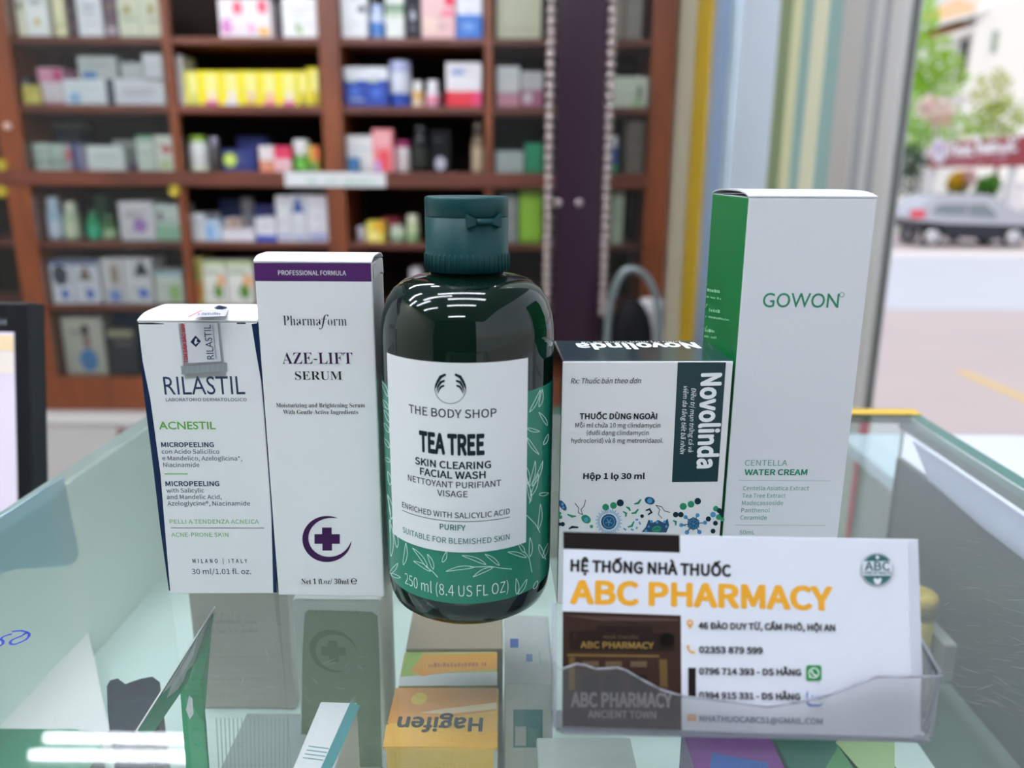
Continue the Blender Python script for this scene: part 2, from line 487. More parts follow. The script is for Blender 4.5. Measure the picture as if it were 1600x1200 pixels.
# ---- purple banded serum carton
pP = [-.0861, .2626, -.0093, .0385, .0205, .1198]
t = thing('serum_carton', 'tall white serum carton with purple top band and crescent cross emblem', 'carton', (pP[0] + .019, pP[1] + .01, Z0), 'product cartons on the glass counter')
b = B(); b.box((0, 0, 0), (pP[3], pP[4], pP[5]), WHITE, frame(pP), .0005)
PURP = mat('4C1A5E', .42); PURD = mat('3A1748', .45)
A = Art(front_plane(pP), b); T = A.text
A.poly([(397, 411), (579.5, 411.5), (580.5, 440), (398.6, 439)], PURP); A.up()
T('PROFESSIONAL FORMULA', (435, 429.6), (540.8, 430.2), 7.2, mat('EDEDF0', .5))
T('Pharma', (443, 508.4), (502, 508.7), 15.5, mat('262833', .5), ser=True, off=-.011)
T('\U0001D453', (498.5, 509), (514.5, 509), 16.5, mat('262833', .5), ser=True)
T('orm', (512.5, 508.8), (542, 509), 15.5, mat('262833', .5), ser=True, off=-.011)
T('AZE-LIFT', (441.6, 568.4), (551.3, 568.4), 17.5, PURD, ser=True, off=-.004)
T('SERUM', (461.5, 593.4), (535, 593.4), 13.2, BLACKT, ser=True, off=-.004)
T('Moisturizing and Brightening Serum', (431.7, 636.4), (570.3, 636.4), 6.5, BLACKT, ser=True, off=-.004)
T('With Gentle Active Ingredients', (442.8, 646.9), (559.8, 646.9), 6.5, BLACKT, ser=True, off=-.004)
cres = []
for k in range(41):
    f = k / 40; a = math.radians(-65 - f * 290); w = .3 + 9.6 * math.sin(math.pi * f) ** .8
    cres.append((a, w))
A.stroke([(511 + (38.5 - w / 2) * math.cos(a), 842 + (36 - w / 2) * math.sin(a)) for a, w in cres], [w for a, w in cres], PURD)
A.poly([(491.5, 834.5), (503.3, 834.5), (503.3, 824), (518.3, 824), (518.3, 834.5), (531, 834.5), (531, 849.5), (518.8, 849.5), (518.8, 860), (503.8, 860), (503.8, 849.5), (491.5, 849.5)], PURD)
T('Net 1 fl.oz/ 30ml', (471.4, 912.2), (545, 912.4), 8, BLACKT, ser=True, off=-.004)
T('\u212e', (548.5, 912.4), (558.5, 912.4), 9, BLACKT, off=.01)
b.build('carton_body', t)
b = B(); flap(b, pP, .0016, WHITE); b.build('tuck_flap', t)
X = frame(pP); b = B()                      # curled dust flap showing on the right side
pts = []
for k in range(9):
    f = k / 8
    pts.append(X @ Vector((pP[3] + .00035 * math.sin(math.pi * f) + .0002, pP[4] * (.06 + .88 * f), pP[5] - .0012 + .0016 * math.sin(math.pi * f))))
lowp = [p + Vector((.0001, 0, -.0045)) for p in pts]
b.add(pts + lowp, [[i, 9 + i, 10 + i, i + 1] for i in range(8)], WHITE); b.build('side_flap', t)

# ---- dark green and white medicine carton
pN = [.0144, .2584, .0425, .0568, .0334, .0888]
t = thing('medicine_carton', 'white medicine carton with dark green side panel and microbe pictures, behind the card holder', 'carton', (pN[0] + .03, pN[1] + .017, Z0), 'product cartons on the glass counter')
DG = mat('0E353C', .2, coat=.5); WGL = mat('E8E8E8', .25); INK = mat('14161C', .4); WT = mat('F2F4F4', .4)
b = B(); b.box((0, 0, 0), (pN[3], pN[4], pN[5]), WGL, frame(pN), .0006, {'top': DG, 'left': DG})
A = Art(front_plane(pN), b); T = A.text
A.poly([(1059, 566), (1134.4, 566), (1121.3, 752.6), (1049.8, 753.2)], mat('10343A', .35)); A.up()
T('Rx: Thu\u1ed1c b\u00e1n theo \u0111\u01a1n', (891.7, 599.2), (1000.6, 598.6), 8, INK, shear=.2)
T('THU\u1ed0C D\u00d9NG NGO\u00c0I', (905.4, 654.6), (1026.5, 654.6), 8.6, INK, off=.02)
T('M\u1ed7i ml ch\u1ee9a 10 mg clindamycin', (899, 667.7), (1031.4, 667.7), 6.8, INK)
T('(d\u01b0\u1edbi d\u1ea1ng clindamycin', (916.5, 679.4), (1013.4, 679.4), 6.8, INK)
T('hydroclorid) v\u00e0 8 mg metronidazol.', (892.6, 691.6), (1036, 691.6), 6.8, INK)
T('H\u1ed9p 1 l\u1ecd 30 ml', (911, 748), (1007.5, 748), 8.6, INK, off=.022)
T('Novolinda', (1097, 583), (1089.8, 732), 29, WT, off=.028)
T('\u0110i\u1ec1u tr\u1ecb m\u1ee5n tr\u1ee9ng c\u00e1 v\u00e0', (1080.4, 605.6), (1075.2, 705.7), 7, WT, shear=.2)
T('vi\u00eam da t\u0103ng ti\u1ebft b\u00e3 nh\u1eddn', (1068.2, 602), (1062.4, 708.6), 7, WT, shear=.2)
KK = mat('14303A', .4); GG = mat('218A63', .4); BB = mat('4A93C4', .4); NB = mat('1E4668', .4)
def zz(x, y): return 850 + x / 3.428, 500 + y / 3.428
def zc(x, y, r, M, ry=None, rot=0): A.disc(*zz(x, y), r / 3.428, M, ry / 3.428 if ry else None, rot=rot, n=14)
def zs(pts, w, M): A.stroke([zz(*p) for p in pts], [q / 3.428 for q in w] if isinstance(w, list) else w / 3.428, M)
for q in [(330, 1002, 18, GG), (372, 993, 18, GG), (408, 979, 19, KK), (745, 998, 19, GG), (787, 986, 18, GG), (823, 970, 18, KK), (525, 1050, 10, KK), (705, 1042, 15, KK), (733, 1042, 15, KK),
          (905, 1042, 15, BB), (920, 1010, 15, GG), (938, 1020, 14, KK), (950, 1035, 14, KK), (935, 1055, 15, GG), (955, 1067, 11, GG), (880, 1065, 14, KK), (918, 1088, 13, KK), (905, 1130, 13, KK),
          (84, 1035, 9, GG), (88, 1055, 10, GG), (254, 1105, 9, GG), (100, 1093, 12, KK), (85, 1093, 9, KK)]: zc(*q)
for pts, M in [([(125, 1040), (150, 1052), (172, 1050)], GG), ([(440, 1000), (455, 1008), (462, 1022)], GG), ([(423, 1025), (440, 1035), (437, 1054)], GG), ([(468, 1035), (490, 1032), (505, 1012)], GG),
               ([(483, 985), (505, 980), (519, 960)], GG), ([(448, 1108), (470, 1103), (482, 1078)], GG), ([(690, 1073), (706, 1080), (705, 1100)], GG), ([(545, 1020), (565, 1012), (576, 1030), (556, 1043)], KK),
               ([(133, 1118), (150, 1108), (184, 1110)], KK), ([(760, 1100), (740, 1100)], BB)]: zs(pts, [7] + [13] * (len(pts) - 2) + [7], M)
for pts in [[(490, 1070), (505, 1068)], [(510, 1080), (516, 1095)], [(500, 1108), (492, 1118)], [(480, 1125), (465, 1120)], [(425, 1115), (440, 1125)]]: zs(pts, 9, BB)
zs([(205, 1042), (183, 1030), (187, 1008), (165, 980)], 3.5, INK); zs([(207, 1042), (197, 1015), (215, 995), (223, 962)], 3.5, INK)
zs([(598, 990), (620, 1015), (612, 1040), (632, 1062)], 3.5, INK); zs([(602, 992), (630, 1000), (645, 1022), (674, 1030)], 3.5, INK)
zc(225, 1066, 28, GG, 21, 35); zc(566, 967, 28, NB, 20, 15); zc(99, 992, 32, NB, 15, 55)
A.poly([zz(x, y) for x, y in [(522, 1135), (545, 1108), (560, 1068), (585, 1085), (610, 1070), (640, 1085), (662, 1063), (670, 1100), (655, 1138)]], NB)
zc(347, 1080, 42, NB)
for k in range(44):
    a = math.radians(k * 360 / 44); zs([(347 + 48 * math.cos(a), 1080 + 48 * math.sin(a)), (347 + (72 if k % 2 else 63) * math.cos(a), 1080 + (72 if k % 2 else 63) * math.sin(a))], 3.5, BB)
hexa = [(800 + 36 * math.cos(math.radians(90 + 60 * k)), 1090 + 36 * math.sin(math.radians(90 + 60 * k))) for k in range(6)]
for q in [(758, 1055, 11), (822, 1045, 11), (735, 1098, 11), (862, 1085, 11), (765, 1137, 12), (832, 1135, 12)]:
    zs([(800, 1090), q[:2]], 5, NB); zc(*q, BB)
A.poly([zz(*q) for q in hexa], NB); A.up()
zc(225, 1068, 12, BB); zc(566, 967, 14, BB); zc(99, 985, 8, BB); zc(103, 1002, 7, BB)
for q in [(575, 1078, 8), (605, 1082, 8), (645, 1080, 8), (655, 1105, 7), (545, 1128, 8), (560, 1105, 6)]: zc(*q, BB)
zc(603, 1118, 26, GG, 17, -15); zc(347, 1080, 33, BB); A.up()
zc(347, 1080, 28, NB); zs([(588, 1122), (605, 1112), (618, 1118)], 5, NB); A.up()
for k in range(5):
    a = math.radians(k * 72 + 20); zs([(347, 1080), (347 + 20 * math.cos(a), 1080 + 20 * math.sin(a))], 5, BB)
for k in range(3): zs([hexa[k], hexa[k + 3]], 3, BB)
for k in range(6): zs([hexa[k], hexa[(k + 2) % 6]], 2, BB)
A = Art(Plane(frame(pN) @ Vector((0, 0, pN[5])), (1, 0, 0), (0, 1, 0)), b); T = A.text
T('Novolinda', (1085, 535.5), (899, 537), 8.5, WT, off=.03)
T('\u0110i\u1ec1u tr\u1ecb m\u1ee5n tr\u1ee9ng c\u00e1 v\u00e0', (1063, 533), (908, 534.5), 1.6, WT)
b.build('carton_body', t)

# ---- tall cream carton with green side
pG = [.0722, .2622, .0031, .0407, .0485, .1413]
t = thing('face_cream_carton', 'tall silvery white face cream carton with green side, tallest on the counter', 'carton', (pG[0] + .02, pG[1] + .024, Z0), 'product cartons on the glass counter')
SIL = mat('DFE1E6', .38, .0, bump=.06, bscale=700); GRS = mat('07713A', .4, spec=.3); GRT = mat('1F8260', .4); GRY = mat('6FA593', .5)
b = B(); b.box((0, 0, 0), (pG[3], pG[4], pG[5]), SIL, frame(pG), .0005, {'left': GRS})
A = Art(front_plane(pG), b); T = A.text
T('GOWON', (1191, 479.8), (1309.5, 480.8), 22, GRT, off=.006, ser='gill')
A.ring(1315.4, 460.5, 3.6, .9, GRT)
T('CENTELLA', (1163.6, 727.6), (1229.8, 727.6), 9, GRY)
T('WATER CREAM', (1163, 742), (1261, 742), 8.5, GRT, off=.02)
A.stroke([(1154, 750.3), (1297.5, 751.2)], .8, mat('A9BDB6', .5))
for s_, x0, x1, y in [('Centella Asiatica Extract', 1160.7, 1263.7, 765.9), ('Tea Tree Extract', 1159.3, 1227.4, 777.5), ('Madecassoside', 1158.8, 1223.5, 789), ('Panthenol', 1157.8, 1202.3, 800.3), ('Ceramide', 1156.4, 1198, 811.8)]:
    T(s_, (x0, y), (x1, y), 6.4, GRY)
A.stroke([(1147.7, 820.4), (1290.3, 821)], .8, mat('A9BDB6', .5)); T('50mL', (1155, 834.9), (1179, 834.9), 6.4, GRY)
X = frame(pG); A = Art(Plane(X @ Vector((0, 0, 0)), X.to_3x3() @ Vector((0, -1, 0)), (0, 0, 1)), b)
LGT = mat('8CC8A2', .5)
for k, (y0, x1) in enumerate([(455, 1124), (465, 1126), (486, 1123), (496, 1139), (518, 1117), (527, 1120)]):
    microtext(A, (1105 - k * .8, y0), (x1, y0 + (x1 - 1105) * .16), 5 if k % 2 == 0 else 3.5, LGT, k)
for y in (446, 478, 512): A.stroke([(1101, y), (1102.5, y + 3), (1105, y - 3)], 1, LGT)
b.build('carton_body', t)
b = B(); flap(b, pG, .0016, SIL); b.build('tuck_flap', t)

# ================================================================== face wash bottle
XA, YA, RB = -.0172, .269, .0292
t = thing('face_wash_bottle', 'dark green glossy face wash bottle with teal flip cap, in the middle of the counter', 'bottle', (XA, YA, Z0))
def glass_green():
    M = bpy.data.materials.new('bottle_green'); M.use_nodes = True; p = M.node_tree.nodes['Principled BSDF']
    p.inputs['Base Color'].default_value = (.002, .010, .006, 1); p.inputs['Roughness'].default_value = .03
    p.inputs['Specular IOR Level'].default_value = .5
    return M
BG = glass_green()
b = B()
prof = [(.0225, 0), (.0255, .0006), (.0275, .0022), (.0287, .0052), (.0292, .010), (.0292, .030), (.0292, .060), (.0292, .0955), (.0290, .0995), (.0283, .1035), (.0268, .1078), (.0245, .1112), (.0212, .1138), (.0175, .1150), (.0140, .1155), (.0124, .1160), (.0122, .1185)]
b.lathe([(r, z + Z0) for r, z in prof], BG, (XA, YA, 0), 96); b.build('bottle_body', t)
TEAL = mat('033C3F', .42, spec=.3, bump=.05, bscale=1500)
RC = .01365
b = B(); b.lathe([(RC * .9, .1172 + Z0), (RC * 1.015, .1174 + Z0), (RC * 1.015, .1228 + Z0), (RC, .1234 + Z0), (RC, .1345 + Z0), (RC * .985, .1346 + Z0)], TEAL, (XA, YA, 0), 64)
for k in range(46):
    a = 2 * math.pi * k / 46; c = Vector((XA + RC * 1.02 * math.cos(a), YA + RC * 1.02 * math.sin(a), 0))
    b.tube([c + Vector((0, 0, Z0 + .1175)), c + Vector((0, 0, Z0 + .1226)), c * 1 + Vector((-.0004 * math.cos(a), -.0004 * math.sin(a), Z0 + .1232))], .00026, TEAL, 6)
cap = b.build('screw_cap', t)
b = B(); b.lathe([(RC * .985, .1347 + Z0), (RC, .1349 + Z0), (RC, .1402 + Z0), (RC * .985, .1408 + Z0), (RC * .95, .1410 + Z0), (RC * .6, .1411 + Z0)], TEAL, (XA, YA, 0), 64)
lid = b.build('flip_lid', t)
CY = Cyl(XA, YA, RC)
def onc(px, py, off): return CY.pos(CY.uv(px, py), off)
b = B()
for side in (0, 1):                        # bow shaped opening tab
    q = [(726.5, 334), (742.5, 342.5), (742.5, 350.5), (728.5, 356)] if side == 0 else [(780, 333.5), (769.5, 342.5), (769.5, 350), (779.5, 355.5)]
    base = [onc(x, y, -.0002) for x, y in q]; top = [onc(x + (2 if side == 0 else -1.5), y, .0016 if i in (0, 3) else .0007) for i, (x, y) in enumerate(q)]
    fs = [[0, 1, 2, 3], [4, 5, 6, 7][::-1]] + [[i, (i + 1) % 4, 4 + (i + 1) % 4, 4 + i] for i in range(4)]
    b.add(base + top, fs, TEAL)
b.tube([onc(744.5 + k * 3.75, 346.5, .0006) for k in range(7)], .0009, TEAL, 8)
b.build('bow_clasp', lid)
# labels
C = Cyl(XA, YA, RB)
def zu(px, py): return C.uv(px, py).y
def wrap(b, z0, z1, a0, a1, M, off, n):
    vs = []; fs = []
    for k in range(n + 1):
        a = a0 + (a1 - a0) * k / n
        for z in (z0, z1): vs.append(C.pos(Vector((a * RB, z)), off))
    for k in range(n): fs.append([2 * k, 2 * k + 2, 2 * k + 3, 2 * k + 1])
    b.add(vs, fs, M, True)
GRL = mat('12775F', .38, coat=.25); LEAFW = mat('CFE6DF', .5)
zg0, zg1 = zu(718, 943), (zu(824, 607) + zu(864, 594)) / 2
b = B(); wrap(b, zg0, zg1, -math.pi, math.pi, GRL, .00006, 120)
A = Art(C, b, 9e-5)
def leaf(f, p0, p1, w):
    p0, p1 = f(*p0), f(*p1); dx, dy = p1[0] - p0[0], p1[1] - p0[1]; l = math.hypot(dx, dy); nx, ny = -dy / l, dx / l
    up = []; dn = []
    for k in range(9):
        s_ = k / 8; ww = w * math.sin(math.pi * s_ ** .8) ** .8; bend = .12 * l * math.sin(math.pi * s_)
        up.append((p0[0] + dx * s_ + nx * (ww + bend * .4), p0[1] + dy * s_ + ny * (ww + bend * .4))); dn.append((p0[0] + dx * s_ + nx * (-ww + bend * .4), p0[1] + dy * s_ + ny * (-ww + bend * .4)))
    A.stroke(up, .9, LEAFW); A.stroke(dn, .9, LEAFW)
f5 = lambda x, y: (570 + x / 4.616, 740 + y / 4.616)
f4 = lambda x, y: (570 + x / 5, 520 + y / 5)
for p0, p1 in [((970, 662), (865, 580)), ((875, 655), (700, 590)), ((790, 675), (585, 705)), ((925, 675), (780, 745)), ((455, 680), (345, 535)), ((495, 690), (452, 580)), ((475, 705), (352, 630)),
               ((1190, 600), (1190, 460)), ((1165, 605), (1030, 565)), ((1150, 570), (1105, 500)), ((1250, 400), (1265, 220)), ((1195, 200), (1165, 60)), ((1198, 160), (1250, 0)), ((1255, 150), (1325, 140)),
               ((1095, 870), (1092, 755)), ((1105, 870), (1168, 760)), ((1215, 830), (1245, 770)), ((195, 330), (165, 150)), ((190, 600), (178, 330)), ((235, 535), (208, 400)), ((280, 660), (297, 500)), ((180, 720), (240, 645)), ((190, 722), (260, 750)), ((560, 640), (590, 560)), ((1280, 610), (1320, 500)), ((1255, 510), (1305, 620))]:
    leaf(f5, p0, p1, 2.6)
for p0, p1 in [((1285, 620), (1370, 445)), ((1360, 580), (1385, 440)), ((1425, 725), (1358, 620)), ((1268, 745), (1365, 770)), ((1268, 820), (1360, 950)), ((1285, 1200), (1330, 1000)), ((1305, 1200), (1390, 1000)), ((1275, 1180), (1262, 1050)), ((1395, 875), (1432, 790)),
               ((182, 500), (125, 370)), ((185, 600), (140, 520)), ((192, 700), (150, 600)), ((190, 780), (145, 700)), ((192, 900), (145, 820)), ((200, 1010), (152, 975)), ((200, 1190), (180, 1080))]:
    leaf(f4, p0, p1, 2.4)
for f, pts in [(f5, [(760, 672), (900, 668), (1060, 688)]), (f5, [(440, 670), (490, 705), (528, 748)]), (f5, [(1150, 560), (1185, 610), (1205, 712)]), (f5, [(1165, 300), (1230, 365), (1262, 425)]), (f5, [(1190, 100), (1195, 160), (1187, 215)]), (f5, [(165, 150), (188, 280), (185, 420)]), (f4, [(1265, 1130), (1285, 1210)]), (f4, [(130, 560), (175, 590)])]:
    A.stroke([f(*p) for p in pts], 1, LEAFW)
A.up()
A.ctext('250 ml (8.4 US FL OZ)', 633.5, 794, 931.5, 17, WT, off=-.004)
o = b.build('wrap_label', t); o['label'] = 'green wrap label with white line drawn sprigs'
b = B()
uL = (C.uv(605, 555.4).x + C.uv(615.5, 838.6).x) / 2 / RB; uR = (C.uv(823.6, 560).x + C.uv(821.7, 848.3).x) / 2 / RB
zt, zb = zu(724, 567), zu(719.5, 862.8)
wrap(b, zb, zt, uL, uR, mat('E8E9EB', .4), .00022, 60)
A = Art(C, b, 2.6e-4); CT = A.ctext; DT = mat('14252C', .45); DGT = mat('1C6A5C', .45)
A.ring(704, 606.4, 24, .9, DT, a0=-20, a1=200)
for sx in (-1, 1):
    for pts, w in [([(8.5, -21), (15, -18), (20, -10), (23.5, 1)], [4, 5, 4, 1]), ([(10, -11.5), (15, -9.5), (19, -3), (21.5, 6)], [3.4, 4.2, 3, .6]), ([(10.5, -4), (14.5, -2.5), (17.5, 2), (20, 9)], [3, 3.6, 2.5, .5])]:
        A.stroke([(704 + sx * x, 606.4 + y) for x, y in pts], w, DT); A.disc(704 + sx * pts[0][0], 606.4 + pts[0][1], w[0] / 2, DT, n=10)
CT('THE BODY SHOP', 640, 775.5, 652.5, 13, DT, off=.004)
CT('TEA TREE', 656, 757, 709, 29.5, DT, off=.035)
CT('SKIN CLEARING', 649.5, 767, 732, 10.8, DT, off=.016)
CT('FACIAL WASH', 657, 758.6, 747.2, 10.8, DT, off=.016)
CT('NETTOYANT PURIFIANT', 638.5, 782.5, 761.9, 9.3, DT, off=.005)
CT('VISAGE', 683.7, 730.7, 775.9, 9.3, DT, off=.005)
a0, a1, z = CT('ENRICHED WITH SALICYLIC ACID', 629.6, 796, 809, 8.6, DT, off=.004)
zl = zu(713, 814.8)
A.polyuv([Vector((a0, zl)), Vector((a1, zl)), Vector((a1, zl + .00022)), Vector((a0, zl + .00022))], DT)
CT('PURIFY', 687.6, 727.6, 827.8, 8.2, DGT, off=.014)
CT('SUITABLE FOR BLEMISHED SKIN', 630.5, 795.5, 849.3, 8.6, DGT, off=.002)
o = b.build('front_label', t); o['label'] = 'white front label with dark green lettering'

# ================================================================== business cards in a clear holder
c0 = onz(878, 1146, .003); c1 = onz(1427, 1157.5, .003)
exc = (c1 - c0).normalized(); TILT = math.radians(20)
back = Vector((-exc.y, exc.x, 0))
eyc = back * math.sin(TILT) + Vector((0, 0, 1)) * math.cos(TILT)
PC = Plane(c0, exc, eyc); ncard = PC.n
uvT = PC.uv(880, 836); CW = (c1 - c0).length; CHh = uvT.y
print('card size', CW, CHh)
def cardbox(b, off, thick, M, du=0.0, dv=0.0):
    q = [c0 - ncard * off + PC.ex * (u + du) + PC.ey * (v + dv) for u, v in [(0, 0), (CW, 0), (CW, CHh), (0, CHh)]]
    b.prism(q, -ncard * thick, M)
CARD = mat('DDE0EA', .35)
b = B(); cardbox(b, 0, .0004, CARD)
A = Art(PC, b, 3e-5); T = A.text
BLK = mat('1C1615', .4); ORG = mat('E2A022', .4); GY = mat('6E7387', .5)
def z8(x, y): return 850 + x / 3.334, 820 + y / 3.334
A.poly([z8(100, 36), z8(707, 53), z8(708, 145), z8(101, 125)], BLK)
T('H\u1ec6 TH\u1ed0NG NH\u00c0 THU\u1ed0C', (891, 892), (1142.4, 900.4), 17, BLK, off=.03)
T('ABC PHARMACY', (890.5, 941.5), (1301, 952.5), 34, ORG, off=.028)
A.poly([z8(97, 450), z8(713, 472), z8(717, 1072), z8(95, 1052)], mat('35241E', .4)); A.up()
A.poly([z8(130, 555), z8(270, 548), z8(275, 525), z8(560, 530), z8(565, 560), z8(680, 570), z8(680, 660), z8(135, 655)], mat('241815', .4))
A.poly([z8(100, 470), z8(700, 490), z8(700, 500), z8(300, 500)], mat('4A352B', .4)); A.stroke([z8(150, 460), z8(640, 540)], 1, BLK)
A.poly([z8(120, 672), z8(600, 678), z8(600, 690), z8(120, 684)], mat('6B5220', .4)); A.poly([z8(600, 700), z8(640, 700), z8(645, 850), z8(605, 840)], mat('5E471C', .4))
A.poly([z8(130, 690), z8(160, 690), z8(160, 860), z8(130, 860)], mat('5E471C', .4))
for x in (200, 320, 450): A.rect(*z8(x, 710), *z8(x + 85, 740), mat('5A4A35', .4)); A.rect(*z8(x, 780), *z8(x + 85, 900), mat('1C1413', .4))
A.disc(*z8(640, 600), 12, mat('1D1817', .4)); A.disc(*z8(170, 580), 5, mat('54443A', .4)); A.up()
T('NH\u00c0 THU\u1ed0C', z8(310, 592), z8(495, 594), 5, mat('5C4A30', .4)); T('ABC PHARMACY', z8(190, 640), z8(572, 644), 9.5, mat('80662E', .4), off=.02)
T('ABC PHARMACY', z8(140, 945), z8(668, 948), 21, mat('8A8388', .4), off=.03)
T('ANCIENT TOWN', z8(228, 1003), z8(585, 1008), 11, mat('8A8388', .4), off=.02)
A.disc(1078, 973, 5.2, ORG); A.poly([(1073.5, 976), (1082.5, 976), (1078, 983)], ORG); A.up(); A.disc(1078, 973, 2.2, CARD, n=12)
A.stroke([(1075, 1008), (1075, 1014), (1079, 1019), (1085, 1019)], [4, 2.6, 2.6, 4.5], ORG)
A.poly([(1075, 1043), (1087, 1043.3), (1087, 1089.6), (1075, 1089)], BLK)
OR2 = mat('E0A877', .45)
A.rect(1073.5, 1115.5, 1088, 1126.5, OR2); A.up(); A.stroke([(1074, 1116.5), (1081, 1122), (1087.5, 1116.5)], 1, CARD)
T('46 \u0110\u00c0O DUY T\u1eea, C\u1ea8M PH\u00d4, H\u1ed8I AN', (1091, 982), (1304.5, 985.5), 9.6, BLK, off=.022)
T('02353 879 599', (1092, 1019.5), (1191.4, 1021), 9.5, BLK, off=.022)
T('0796 714 393 - DS H\u1eb0NG', (1092, 1053), (1251.4, 1055), 9.5, BLK, off=.022)
T('0394 915 331 - DS H\u1eb0NG', (1092, 1090.5), (1249.9, 1093), 9.5, BLK, off=.022)
T('NHATHUOCABC51@GMAIL.COM', (1092.4, 1126.5), (1285, 1131.5), 9, GY, off=.02)
def rrect(x0, y0, x1, y1, r, M):
    pts = []
    for cx, cy, a in [(x1 - r, y1 - r, 0), (x0 + r, y1 - r, 90), (x0 + r, y0 + r, 180), (x1 - r, y0 + r, 270)]:
        for k in range(5): w = math.radians(a + k * 22.5); pts.append((cx + r * math.cos(w), cy + r * math.sin(w)))
    A.poly(pts, M)
rrect(1259, 1039, 1283, 1063.5, 4, mat('12803C', .4)); A.up(); A.ring(1271, 1051, 7.6, 1.5, WT); A.poly([(1263, 1059), (1264.5, 1054), (1267.5, 1057.5)], WT); A.stroke([(1268, 1047), (1268.5, 1051), (1272, 1054.5), (1275, 1055)], [2.6, 1.8, 1.8, 2.8], WT)
BZ = mat('3F66C6', .4)
rrect(1259.5, 1077, 1285, 1103.5, 7, BZ); A.up(); rrect(1261.5, 1074.5, 1285.5, 1100, 6.5, CARD); A.up(); T('Zalo', (1265.5, 1091.5), (1282, 1092), 5.5, BZ, off=.015)
TL = mat('1B5A58', .4)
A.disc(1369.6, 889.5, 25.2, TL, n=36); A.up(); A.ring(1369.6, 889.5, 24, .7, CARD)
A.poly([(1346.5, 876.5), (1392.5, 876.5), (1393.5, 888), (1392, 899), (1347, 899), (1345.6, 888)], CARD); A.up()
T('ABC', (1350, 890.5), (1389.3, 890.8), 13, TL, off=.015); T('CARE OF HEALTH', (1348.5, 896.5), (1391, 896.8), 4, TL, off=.02)
A.poly([(1369.6, 867), (1373, 870.5), (1369.6, 874), (1366.2, 870.5)], CARD)
A.poly([(1364.5, 902.5), (1369.6, 904.5), (1375, 902), (1376, 906), (1373.5, 911.5), (1369.5, 913), (1366, 911.5), (1363.5, 906)], CARD)
o = b.build('business_card', loc=c0)
tag(o, 'front pharmacy business card with orange lettering and dark photo, leaning in the clear holder', 'card', 'business cards in the holder')
for k in range(1, 7):
    b = B(); cardbox(b, .0003 + .0006 * k, .0004, CARD, .0008 * k, 0)
    o = b.build('business_card', loc=c0)
    tag(o, 'plain backed white business card stacked behind the front card in the holder', 'card', 'business cards behind the front card')
# holder
HOLD = clear(tint=(1, 1, 1), haze=.085, hazec=(1, 1, 1), rough=.12, ior=1.3, key='holder'); HEDGE = clear(tint=(.9, .93, 1), haze=.5, hazec=(.86, .88, .97), rough=.1, ior=1.3, key='holderedge')
t = thing('card_holder', 'clear scuffed plastic business card holder with a broken front lip', 'card holder', (c0 + c1) / 2 - Vector((0, 0, .003)), None)
PH = Plane(c0 + ncard * .0022, exc, eyc); b = B()
front = [(869, 1139), (871, 1044), (878, 1045), (900, 1037), (915, 1039), (930, 1045), (965, 1043), (978, 1047), (1000, 1060), (1030, 1076), (1065, 1087), (1130, 1095), (1200, 1104), (1240, 1098), (1290, 1087), (1330, 1072), (1370, 1057), (1420, 1057), (1472, 1056), (1452, 1150), (1446, 1159), (1430, 1160), (885, 1147), (875, 1145)]
q = [PH.pos(PH.uv(*p), 0) for p in front]
b.prism(q, -PH.n * .0009, HOLD, HEDGE); b.build('front_lip', t)
b = B()
for i in range(1, 18):
    b.tube([q[i] + ncard * .0003, q[i + 1] + ncard * .0003], .00032, HEDGE, 6)
b.build('lip_edge', t)
b = B()
# base tray, side cheeks and back plate
u0, u1 = PH.uv(869, 1139).x, PH.uv(1455, 1150).x
P3 = lambda u, v, w: c0 + ncard * .0022 + PC.ex * u + PC.ey * v - ncard * w
def up0(p): return Vector((p.x, p.y, max(p.z, Z0 + .0006)))
b.prism([P3(u0, PH.uv(869, 1139).y, .0), P3(u1, PH.uv(1450, 1157).y, 0), P3(u1, PH.uv(1450, 1157).y, .016), P3(u0, PH.uv(869, 1139).y, .016)], (0, 0, -.0008), HEDGE); b.build('tray_base', t)
b = B()
v0 = PH.uv(869, 1139).y
b.prism([P3(u0, v0, .001), P3(u0, v0 + .017, .001), P3(u0, v0 + .03, .016), P3(u0, v0, .016)], PC.ex * -.0009, HOLD, HEDGE); b.build('side_cheek', t)
b = B(); ur = PH.uv(1474, 1050).x
b.prism([P3(u1 + .0008, v0, .001), P3(ur, v0 + .0165, .001), P3(ur - .002, v0 + .03, .016), P3(u1 + .0008, v0, .016)], PC.ex * -.0009, HOLD, HEDGE); b.build('side_cheek', t)
b = B(); b.prism([P3(u0, v0, .015), P3(u1, v0, .015), P3(ur - .002, v0 + .03, .015), P3(u0, v0 + .03, .015)], -ncard * .0009, HOLD, HEDGE); b.build('back_plate', t)
# ================================================================== glass display counter
XL, XR, YF, YN = -.2314, .2568, .507, -.32
GT = .0055
t = thing('display_counter', 'glass topped display counter with scratched top', 'counter', (0.01, .1, 0))
GLASS = clear(tint=(.975, .992, .985), haze=.075, hazec=(.88, .97, .95), key='top'); GEDGE = trans('179A7C', .55); GEDGL = trans('DDF5EF', .5, .15)
b = B()
b.add([(XL, YN, Z0), (XR, YN, Z0), (XR, YF, Z0), (XL, YF, Z0)], [[0, 1, 2, 3]], GLASS)
z1 = Z0 - GT
b.add([(XL, YN, Z0), (XL, YF, Z0), (XL, YF, z1), (XL, YN, z1)], [[0, 1, 2, 3]], GEDGL)  # left edge of the same glass, coloured pale for the highlight along it
b.add([(XR, YN, Z0), (XR, YF, Z0), (XR, YF, z1), (XR, YN, z1)], [[3, 2, 1, 0]], GEDGE)
b.add([(XL, YF, Z0), (XR, YF, Z0), (XR, YF, z1), (XL, YF, z1)], [[0, 1, 2, 3]], GEDGE)
